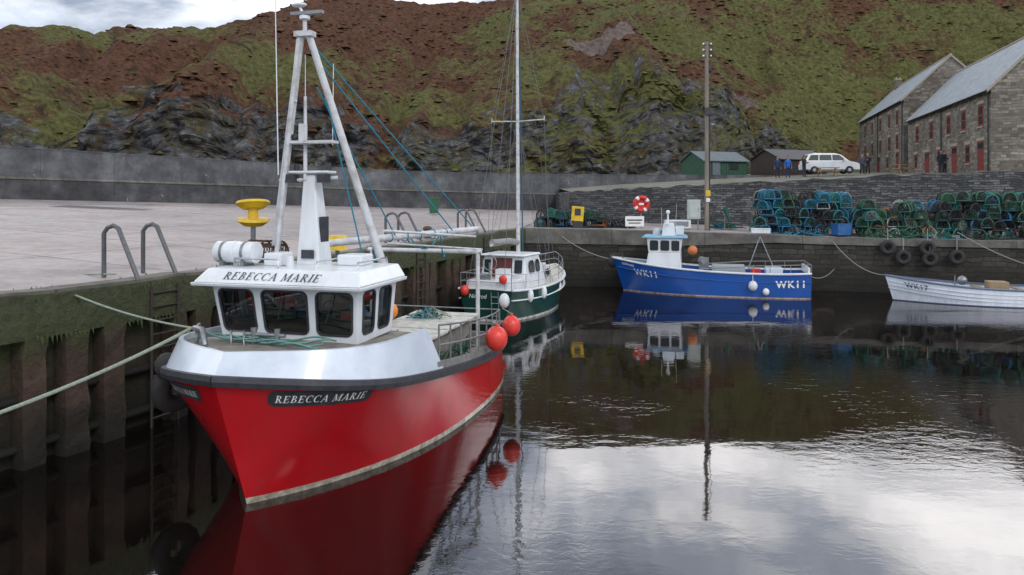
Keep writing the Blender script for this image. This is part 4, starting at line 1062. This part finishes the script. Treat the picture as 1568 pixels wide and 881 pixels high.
mb=MB(); pot(mb,(2.3,1.2,3.71),0,0,0,.7,.55,.4,hr=.02); mb.build('creel_on_roof',[M('brown_net',(.08,.05,.03),None,.9)]*6,RB)
mb=MB(); mb.tube([(2.7,.1,4.05),(8.0,-1.35,4.12)],.075,10); mb.tube([(3.0,-1.0,4.3),(8.0,-1.3,3.92)],.03,8); mb.tube([(4.5,-.4,3.95),(7.8,-1.55,3.6)],.025,6)
for y_ in (1.5,-1.5): mb.tube([(7.6,y_,1.1),(7.6,y_,3.55)],.055,8)
mb.tube([(7.6,-1.6,3.55),(7.6,1.6,3.55)],.06,8); mb.tube([(4.3,1.5,1.3),(4.3,1.5,3.2),(7.6,1.5,3.2)],.045,8)
mb.build('derrick_boom',mastm,RB)
mb=MB()
tp=top+Vector((0,-.1,0))
for a_,b_ in ((tp+Vector((0,0,-.3)),(6.5,-1.2,4.15)),(tp+Vector((.1,-.1,-1)),(4.7,-.5,4.1)),(tp+Vector((.2,-.2,-1.2)),(3.3,-.9,3.6)),(tp+Vector((.15,0,-.2)),(8.0,-1.3,4.1)),(tp+Vector((0.1,-.15,-.6)),(2.9,-.6,3.8))): mb.tube([a_,b_],.016,5)
mb.tube(sag((5.2,-.6,4.1),(6.2,-1.0,4.1),.35,10),.018,5); mb.tube(sag((6.2,-1.0,4.1),(7.6,-.6,3.5),.3,10),.018,5); mb.tube(sag((3.2,-.7,4.2),(4.8,.2,3.6),.35,8),.018,5); mb.tube(sag((4.0,-.3,4.05),(5.6,.4,3.2),.3,8),.016,5)
for k in range(5): mb.torus((4.6+k*.5,-.4-.14*k,4.08),.1+.02*(k%2),.014,(1,-.3,0),0,12,4)
mb.build('blue_rigging',tealrope,RB)
mb=MB()
mb.box((5.2,-.75,1.5),(3.8,1.5,.7),1)
for k in range(9): mb.box((3.4+k*.46,-.78,1.98+random.uniform(-.01,.01)),(.42,1.72,.06),0)
mb.build('fish_hold_table',[M('dirty_white_boards',(.6,.59,.55),(.33,.31,.27),.5,scale=5),deckm],RB,bevel=.01)
mb=MB(); mb.cyl((4.2,.3,1.3),(4.2,.3,2.5),.3,.3,20,0); mb.torus((4.2,.3,2.45),.3,.03,(0,0,1),0); mb.torus((4.2,.3,2.0),.3,.02,(0,0,1),0); mb.build('blue_barrel',bluep,RB)
mb=MB()
for x_,y_,z_,mi in ((3.4,.35,1.7,0),(3.4,.35,2.1,0),(3.45,-.3,2.15,0),(5.0,.45,1.5,1),(5.0,.45,1.8,0),(5.0,.45,2.1,1),(6.0,.6,1.5,2),(6.0,.6,1.8,2),(6.8,.4,1.5,1)):
    mb.box((x_,y_,z_),(.7,.45,.26),mi,random.uniform(-.1,.1),tx=1.06,ty=1.06); mb.box((x_,y_,z_+.14),(.78,.52,.03),mi)
mb.build('fish_boxes',[M('navy_crate',(.02,.03,.08),None,.5),bluep,M('grey_box',(.35,.36,.37),(.2,.2,.2),.5)],RB,bevel=.012)
mb=MB(); mb.torus((4.7,.25,2.78),.3,.09,(.3,.2,1),0,24,8,1); mb.build('life_ring',[redm,textw],RB)
mb=MB(); mb.sphere((5.7,.1,2.25),.2,0); mb.build('amber_float',M('amber_paint',(.8,.25,.02),None,.4),RB)
mb=MB(); mb.sphere((3.45,.2,2.48),.19,0); mb.build('pink_float',M('pink_paint',(.75,.12,.2),None,.4),RB)
heap((6.4,-.6,2.0),[netm,tealrope,greenrope],40,.5,.25,.016,'rope_coils',RB); heap((3.6,-.9,2.0),[greenrope,tealrope],30,.35,.2,.014,'rope_coils',RB)
mb=MB()
for k in range(36):
    a_=Vector((random.uniform(3.6,6.2),-1.75,random.uniform(1.45,1.7))); mb.tube([a_,a_+Vector((random.uniform(-.4,.4),random.uniform(-.1,.1),random.uniform(-.3,.05))),a_+Vector((random.uniform(-.6,.6),0,-.25))],.016,4)
mb.build('side_netting',netm,RB)
mb=MB(); mb.cyl((.55,.25,2.45),(.55,.25,2.75),.05,.05,10); mb.cyl((.55,-.2,2.45),(.55,-.2,2.75),.05,.05,10); mb.tube([(.55,-.35,2.64),(.55,.4,2.64)],.035,8)
mb.tube([(.5,1.35,2.45),(.5,1.35,2.72),(.75,1.5,2.72),(.75,1.5,2.45)],.03,6); mb.tube([(1.9,1.6,2.4),(2.0,1.62,2.85),(2.3,1.7,2.85)],.03,6)
mb.tube([(.15,.9,2.5),(.2,1.0,2.75),(.5,1.4,2.7)],.05,8)
mb.tube([(.35,.55,2.45),(.35,.55,2.72),(.35,.3,2.72),(.35,.3,2.45)],.022,6)
mb.build('mooring_bitts',galv,RB)
mb=MB()
for k in range(4):
    pts=[]
    for i in range(26):
        t=i/25; pts.append((.45+.35*math.sin(t*5+k)*.5+.1*k,1.3-2.4*t,2.55+.03*math.sin(t*17+k*2)))
    mb.tube(pts,.018,5)
mb.tube(sag((.5,1.35,2.7),(.3,.0,2.65),.1),.016,5)
mb.build('foredeck_rope',M('deck_rope_teal',(.13,.3,.27),(.1,.2,.18),.85),RB)
mb=MB()
for c_,r_ in (((6.3,-2.38,1.6),.27),((7.9,-2.32,1.62),.24)):
    mb.sphere(c_,r_,0,(1,1,1.12),20); mb.cyl((c_[0],c_[1],c_[2]+r_*1.05),(c_[0],c_[1],c_[2]+r_*1.35),.05,.04,10,0); mb.tube([(c_[0],c_[1],c_[2]+r_*1.3),(c_[0],c_[1]+.25,c_[2]+.45)],.012,5,1)
mb.build('orange_buoys',[orange,rope_w],RB)
mb=MB(); mb.sphere((8.0,-2.1,2.25),.14,0,(1,1,1.4)); mb.build('white_fender',white,RB)
mb=MB(); mb.torus((1.0,2.2,1.5),.3,.17,(.3,1,.1),0,24,12); mb.sphere((.7,2.15,1.95),.2,0,(1,1,1.2)); mb.tube([(.9,2.2,1.8),(.9,1.8,2.6)],.02,5,1); mb.build('bow_tyre_fender',[tyrem,rope_w],RB)

mb=MB()
bw=Matrix.Translation((-4.3,11.65,0))@Matrix.Rotation(R(75),4,'Z')@Vector((.5,1.45,2.7))
mb.tube(sag(bw,(-7.5,8.0,2.0),.15,20),.03,7)
mb.tube(sag(bw,(-9.0,14.2,3.2),.1,12),.02,6)
mb.tube(sag((-8.6,15.6,3.3),(-18,20.5,3.45),.2,12),.02,5)
mb.build('mooring_rope',greenrope)
mb=MB(); mb.tube(sag((5.4,38.4,1.6),(2.2,40,3.2),.3),.022,5); mb.tube(sag((14.5,35.6,1.2),(17.0,37.8,1.2),.4),.018,5); mb.tube(sag((18.2,34.4,1.2),(16.8,37.6,2.6),.5),.018,5); mb.tube(sag((22,35.5,3.2),(26,33.5,1.3),.3),.022,5)
mb.build('mooring_rope',rope_w)

# ---- yacht (green)
YT=empty('green_motor_sailer',(1.95,36.0,0),math.atan2(-.927,-.375))
H2=Hull(8.0,1.6,.7,-.8,lambda t:1.5-1.1*t+.85*t*t,
  lambda t:(1-(1-min(1,t/.62))**2.0)*(1-.5*max(0,(t-.6)/.4)**2),
  lambda t:(1-(1-min(1,t/.55))**2.3)*(1-.28*max(0,(t-.6)/.4)**2))
H2.mesh(hullmat('green_hull_paint',(.008,.045,.034),[(.0,.5),(.08,1)],(.6,.6,.58)),YT)
mb=MB(); H2.strake(mb,-.02,.06,.05,0); H2.strake(mb,-.40,-.35,.02,0); mb.build('white_rubbing_rail',white,YT)
mb=MB(); rows=[]
for i in range(31):
    t=i/30; z=H2.sheer(t)-.02; h=H2.half(t,H2.sheer(t)); x=H2.pt(t,H2.sheer(t),1).x; rows.append([(x,h*(1-j/3),z+.05*(1-(j/3-1)**2)) for j in range(7)])
mb.grid(rows,0,True); mb.build('deck',M('cream_deck',(.55,.52,.45),None,.6),YT)
mb=MB()
mb.hexa([(2.2,-.75,1.1),(4.2,-1.15,1.1),(4.2,1.15,1.1),(2.2,.75,1.1),(2.5,-.6,1.9),(4.2,-1.0,1.95),(4.2,1.0,1.95),(2.5,.6,1.9)],0)
mb.hexa([(4.0,-1.2,1.1),(6.3,-1.1,1.05),(6.3,1.1,1.05),(4.0,1.2,1.1),(4.5,-.98,2.45),(6.1,-.92,2.47),(6.1,.92,2.47),(4.5,.98,2.45)],0)
mb.hexa([(4.35,-1.05,2.45),(6.35,-1.02,2.47),(6.35,1.02,2.47),(4.35,1.05,2.45),(4.4,-1.0,2.53),(6.3,-.95,2.55),(6.3,.95,2.55),(4.4,1.0,2.53)],0)
mb.hexa([(6.4,-1.05,1.1),(7.9,-.95,1.1),(7.9,.95,1.1),(6.4,1.05,1.1),(6.4,-1.0,1.6),(7.9,-.9,1.6),(7.9,.9,1.6),(6.4,1.0,1.6)],0)
mb.build('cabin',white,YT,bevel=.08)
mb=MB()
def yq(x0,x1,z0,z1,s_):
    f=lambda x,z: Vector((x,s_*(1.18-.2*(z-1.1)/1.35+.012),z)); q=[f(x0,z0),f(x1,z0),f(x1,z1),f(x0,z1)]
    return q if s_<0 else [q[1],q[0],q[3],q[2]]
for s_ in (1,-1):
    for x0,x1 in ((4.6,5.1),(5.25,5.85)): mb.panel(yq(x0,x1,1.72,2.27,s_),.2,1,.004); mb.panel(yq(x0,x1,1.72,2.27,s_),.18,0,.01,.03)
    q=[Vector((2.8,s_*.92,1.35)),Vector((3.9,s_*1.12,1.35)),Vector((3.9,s_*1.04,1.7)),Vector((2.9,s_*.84,1.7))]
    if s_>0: q=[q[1],q[0],q[3],q[2]]
    mb.panel(q,.08,0,.03)
qa=lambda y0,y1,z0,z1,o: [Vector((6.3-.2*(z-1.05)/1.42+o,y,z)) for y,z in ((y0,z0),(y1,z0),(y1,z1),(y0,z1))]
mb.panel(qa(-.5,.4,1.2,2.38,.012),.05,2,.0); mb.panel(qa(-.07,-.03,1.2,2.38,.018),.005,1,0); mb.panel(qa(.5,.85,1.75,2.3,.012),.05,0,0); mb.panel(qa(-.88,-.58,1.75,2.3,.012),.05,0,0)
mb.build('windows_and_door',[glass,black,M('mahogany_door',(.15,.035,.03),(.09,.02,.02),.4)],YT)
mb=MB(); mt=Vector((4.35,-.1,14.3)); mbz=Vector((4.45,.0,1.8))
mb.tube([mbz,mbz.lerp(mt,.5),mt],.095,12,0,r2=.06)
ym=mbz.lerp(mt,.52); mb.tube([ym+Vector((0,-1.25,.05)),ym,ym+Vector((0,1.25,.05))],.03,6); mb.tube([ym+Vector((0,-1.25,.0)),ym+Vector((0,-1.25,.2))],.02,6); mb.tube([ym+Vector((0,1.25,.0)),ym+Vector((0,1.25,.2))],.02,6)
mb.tube([mbz+Vector((.1,0,1.2)),(7.6,.05,3.0)],.06,8); mb.build('mast_and_spars',mastm,YT)
mb=MB()
for p in ((-.6,0,1.55),(8.0,.8,1.3),(8.0,-.8,1.3)): mb.tube([mt,p],.010,4)
for s_ in (1,-1):
    mb.tube([mt,ym+Vector((0,s_*1.25,.05)),(4.5,s_*1.5,1.2)],.010,4); mb.tube([ym,(4.1,s_*1.5,1.2)],.008,4); mb.tube([ym,(5.0,s_*1.5,1.2)],.008,4)
mb.tube([ym,(1.5,0,1.5)],.008,4); mb.tube([mt,(7.5,0,3.0)],.010,4)
mb.build('standing_rigging',M('wire_rope',(.14,.15,.17),None,.5),YT)
mb=MB(); mb.tube([mt+Vector((0,.12,-3)),mbz+Vector((0,.22,.5))],.03,5); mb.build('blue_halyard',M('dark_blue_rope',(.03,.1,.16),None,.8),YT)
mb=MB(); mb.tube([(4.6,0,2.95),(5.5,.02,3.06),(7.5,.05,3.1)],.13,10); mb.build('furled_sail',sailgrey,YT)
mb=MB(); mb.box((6.9,.3,1.8),(.5,.5,.4),3); mb.box((7.3,-.4,1.7),(.6,.4,.2),1); mb.box((3.2,.1,2.0),(.6,.5,.12),0); mb.cyl((7.6,0,1.6),(7.6,0,2.3),.04,.04,8,1); mb.torus((7.6,0,2.3),.3,.02,(1,0,0),1); mb.sphere((8.0,.75,1.7),.18,2,(.5,1,1)); mb.sphere((8.05,-.9,1.2),.18,2,(1,1,1.2)); mb.build('cockpit_gear',[bluep,galv,orange,white],YT,bevel=.01)
mb=MB()
for s_ in (1,-1):
    P=[H2.pt(t,H2.sheer(t),s_) for t in (0.0,.06,.15,.3,.45,.6,.75,.88,1.0)]
    P=[Vector((p.x,p.y*.96,p.z)) for p in P]
    for p in P[1:]: mb.tube([p,p+Vector((0,0,.65))],.016,6)
    for q in (.65,.33): mb.tube([p+Vector((0,0,q)) for p in P],.014 if q<.5 else .018,6)
p=H2.pt(1,H2.sheer(1),1)
for q in (.65,.33): mb.tube([(p.x,-p.y*.96,p.z+q),(p.x,p.y*.96,p.z+q)],.016,6)
mb.tube([(8.05,.3,-.2),(8.15,.3,1.2)],.02,6); mb.tube([(8.05,.6,-.2),(8.15,.6,1.2)],.02,6)
for k in range(5): mb.tube([(8.1,.3,.0+k*.25),(8.1,.6,.0+k*.25)],.016,6)
mb.build('pulpit_rails',chrome,YT)
mb=MB()
for x_,y_ in ((6.8,1.45),(5.6,1.6),(3.2,1.45)): mb.sphere((x_,y_,.95),.14,0,(1,1,2.0)); mb.tube([(x_,y_,1.2),(x_,y_-.1,1.7)],.01,4)
mb.build('white_fenders',white,YT)
V_,F_=textmesh('Nimrod',.24,.2,.0)
putmesh([(8.012,u-.35,.98+v_) for u,v_ in V_],F_,textw,YT,'transom_lettering')

# ---- blue boat WK11
B3=empty('blue_fishing_boat',(5.9,38.0,0),math.atan2(-2.35,9.0))
H3=Hull(9.1,1.4,.55,-.6,lambda t:1.72-1.45*t+.95*t*t,
  lambda t:(1-(1-min(1,t/.6))**2.2)*(1-.25*max(0,(t-.7)/.3)**2),
  lambda t:(1-(1-min(1,t/.4))**2.6)*(1-.15*max(0,(t-.7)/.3)**2))
H3.mesh(hullmat('blue_hull_paint',(.008,.075,.33),[(-.02,.5),(.06,1)],(.45,.36,.32)),B3)
mb=MB(); H3.strake(mb,-.02,.07,.05,0); mb.build('gunwale',white,B3)
mb=MB(); H3.strake(mb,-.42,-.38,.012,0,.03); mb.build('rubbing_band',M('blue_trim',(.02,.10,.38),None,.4),B3)
mb=MB(); rows=[]
for i in range(31):
    t=.0+1.0*i/30; z=H3.sheer(t)-(.25 if t>.3 else .03); h=max(0,H3.half(t,H3.sheer(t))-.05); x=H3.pt(t,H3.sheer(t),1).x; rows.append([(x,h*(1-j/3),z) for j in range(7)])
mb.grid(rows,0,True); mb.build('deck',M('blue_grey_deck',(.3,.36,.42),(.2,.24,.28),.6),B3)
hulltext(H3,'WK11',.42,1.02,1.85,-1,textw,B3,.02,0,.014,-.08,1.2); hulltext(H3,'SAPPHIRE',.17,1.42,.95,-1,textw,B3,.02,0,.002,-.12); hulltext(H3,'WK11',.46,.70,8.7,-1,textw,B3,.02,0,.016,.03,1.22)
mb=MB()
mb.hexa([(1.2,-.85,1.35),(3.0,-.95,1.15),(3.0,.95,1.15),(1.2,.85,1.35),(1.35,-.8,2.1),(2.95,-.9,2.1),(2.95,.9,2.1),(1.35,.8,2.1)],0)
mb.hexa([(1.35,-.8,2.1),(2.95,-.9,2.1),(2.95,.9,2.1),(1.35,.8,2.1),(1.25,-.8,2.85),(3.05,-.88,2.85),(3.05,.88,2.85),(1.25,.8,2.85)],0)
mb.build('wheelhouse',white,B3,bevel=.03)
mb=MB(); mb.hexa([(1.0,-.95,2.85),(3.3,-1.0,2.85),(3.3,1.0,2.85),(1.0,.95,2.85),(1.1,-.9,2.95),(3.2,-.95,2.95),(3.2,.95,2.95),(1.1,.9,2.95)],0); mb.build('wheelhouse_roof',M('pale_blue_trim',(.2,.42,.6),None,.4),B3,bevel=.02)
mb=MB()
for a_,b_ in ((1.42,1.85),(1.95,2.4),(2.5,2.9)):
    f=lambda x,z: Vector((x,-.80-.1*(x-1.35)/1.6-.012,z)); q=[f(a_,2.2),f(b_,2.2),f(b_,2.72),f(a_,2.72)]; mb.panel(q,.08,1,.01); mb.panel(q,.06,0,.02,.035)
for a_,b_ in ((.7,.27),(.2,-.2),(-.27,-.7)):
    f=lambda y,z: Vector((1.35-.1*(z-2.1)/.75-.005,y,z)); mb.panel([f(a_,2.22),f(b_,2.22),f(b_,2.72),f(a_,2.72)],.06,0,.012)
mb.build('wheelhouse_windows',[glass,black],B3)
mb=MB(); mb.tube([(2.3,-.1,2.95),(2.3,-.1,4.1)],.07,8,r2=.04); mb.box((2.3,-.1,3.55),(.1,.9,.07)); mb.hexa([(2.0,-.45,2.95),(2.7,-.45,2.95),(2.7,.35,2.95),(2.0,.35,2.95),(2.1,-.4,3.6),(2.6,-.4,3.6),(2.6,.3,3.6),(2.1,.3,3.6)]); mb.cyl((1.7,.3,2.95),(1.7,.3,3.3),.2,.2,14); mb.sphere((2.3,-.1,4.15),.11); mb.box((2.9,.2,3.2),(.4,.5,.45))
mb.cyl((2.7,-.3,3.5),(2.75,-.35,4.6),.01,.008,5); mb.cyl((2.0,-.3,3.5),(1.98,-.35,4.4),.01,.008,5)
mb.build('radar_mast',white,B3,bevel=.01)
mb=MB(); mb.sphere((3.55,-.9,2.25),.24,0); mb.build('orange_float',M('rusty_orange_paint',(.6,.18,.05),None,.5),B3)
mb=MB(); mb.sphere((6.4,-1.52,.62),.22,0,(1,1,1.15)); mb.sphere((7.4,1.5,1.0),.18,0); mb.tube([(6.4,-1.5,.85),(6.4,-1.38,1.25)],.015,5); mb.sphere((7.0,-1.5,.35),.16,0,(1,1,1.1)); mb.build('white_fenders',white,B3)
mb=MB(); mb.box((5.3,0,1.3),(1.6,1.2,.35),0); mb.box((4.1,.3,1.5),(.5,.6,.6),1); mb.box((7.5,.2,1.25),(.8,1.0,.3),2); mb.cyl((4.0,-.7,1.1),(4.0,-.7,1.75),.06,.06,8,1); mb.cyl((3.95,-.7,1.75),(4.1,-.9,1.75),.18,.18,16,1); mb.box((6.6,-.4,1.2),(.45,.35,.3),3)
mb.build('deck_gear',[M('engine_box_grey',(.35,.38,.4),None,.6),galv,whiteb,redm],B3,bevel=.02)
mb=MB()
for s_ in (1,-1):
    P=[H3.pt(t,H3.sheer(t),s_) for t in (.72,.8,.9,1.0)]
    for p in P: mb.tube([p+Vector((0,-s_*.05,0)),p+Vector((0,-s_*.05,.45))],.018,5)
    mb.tube([P[0]+Vector((0,-s_*.05,.4)),P[3]+Vector((0,-s_*.05,.45))],.022,6)
    mb.tube([H3.pt(.45,H3.sheer(.45),s_)+Vector((0,0,.1)),H3.pt(.72,H3.sheer(.72),s_)+Vector((0,0,.4))],.03,6)
mb.tube([(6.3,.6,1.2),(6.9,.7,2.9)],.03,6); mb.tube([(7.6,.6,1.2),(6.9,.7,2.9)],.03,6); mb.tube([(9.1,-1.2,1.65),(9.1,1.2,1.65)],.022,6)
mb.build('stern_rails',galv,B3)
mb=MB(); mb.box((9.0,0,1.35),(.1,2.3,.35)); mb.build('transom_board',white,B3)
mb=MB(); mb.tube([(.0,-.3,1.72),(-.1,0,2.1),(.0,.3,1.72)],.02,6); mb.sphere((-.6,.3,1.5),.25,0,(1,.7,1.4)); mb.build('bow_fender',black,B3)

# ---- white boat WK17
B4=empty('white_open_boat',(18.3,34.5,0),math.atan2(-2.1,6.6))
H4=Hull(7.5,1.15,.35,-.5,lambda t:1.18-1.25*t+.95*t*t,
  lambda t:(1-(1-min(1,t/.55))**2.0)*(1-.6*max(0,(t-.6)/.4)**2),
  lambda t:(1-(1-min(1,t/.5))**2.2)*(1-.4*max(0,(t-.6)/.4)**2))
H4.mesh(hullmat('white_hull_paint',(.68,.72,.78),[(-.02,.5),(.04,1)],(.06,.1,.25),rough=.35),B4)
mb=MB(); H4.strake(mb,-.03,.05,.04,0); mb.build('grey_gunwale',M('grey_blue_trim',(.12,.16,.24),None,.5),B4)
mb=MB()
for dz in (-.25,-.42,-.58): H4.strake(mb,dz,dz+.025,.006,0,.02,.98)
mb.build('clinker_planks',M('white_plank',(.6,.64,.7),None,.4),B4)
mb=MB(); rows=[]
for i in range(25):
    t=i/24; z=H4.sheer(t)-.3; h=max(0,H4.half(t,H4.sheer(t))-.06); x=H4.pt(t,H4.sheer(t),1).x; rows.append([(x+(.1 if i==0 else 0),h*(1-j/3),z) for j in range(7)])
mb.grid(rows,0,True); mb.build('bottom_boards',M('blue_inside',(.15,.2,.28),None,.7),B4)
mb=MB()
for x_ in (2.2,3.6,5.2): mb.box((x_,0,.72),(.3,1.9,.05))
mb.box((4.3,0,.8),(.8,.7,.5),0); mb.build('thwarts',wood,B4,bevel=.01)
hulltext(H4,'WK17',.32,.74,1.25,-1,textb,B4,.03,0,.008,-.1,1.15)
mb=MB(); mb.tube([(2.6,0,.7),(2.6,0,1.25)],.03,6); mb.sphere((3.0,.4,1.0),.22); mb.build('mooring_post',galv,B4)
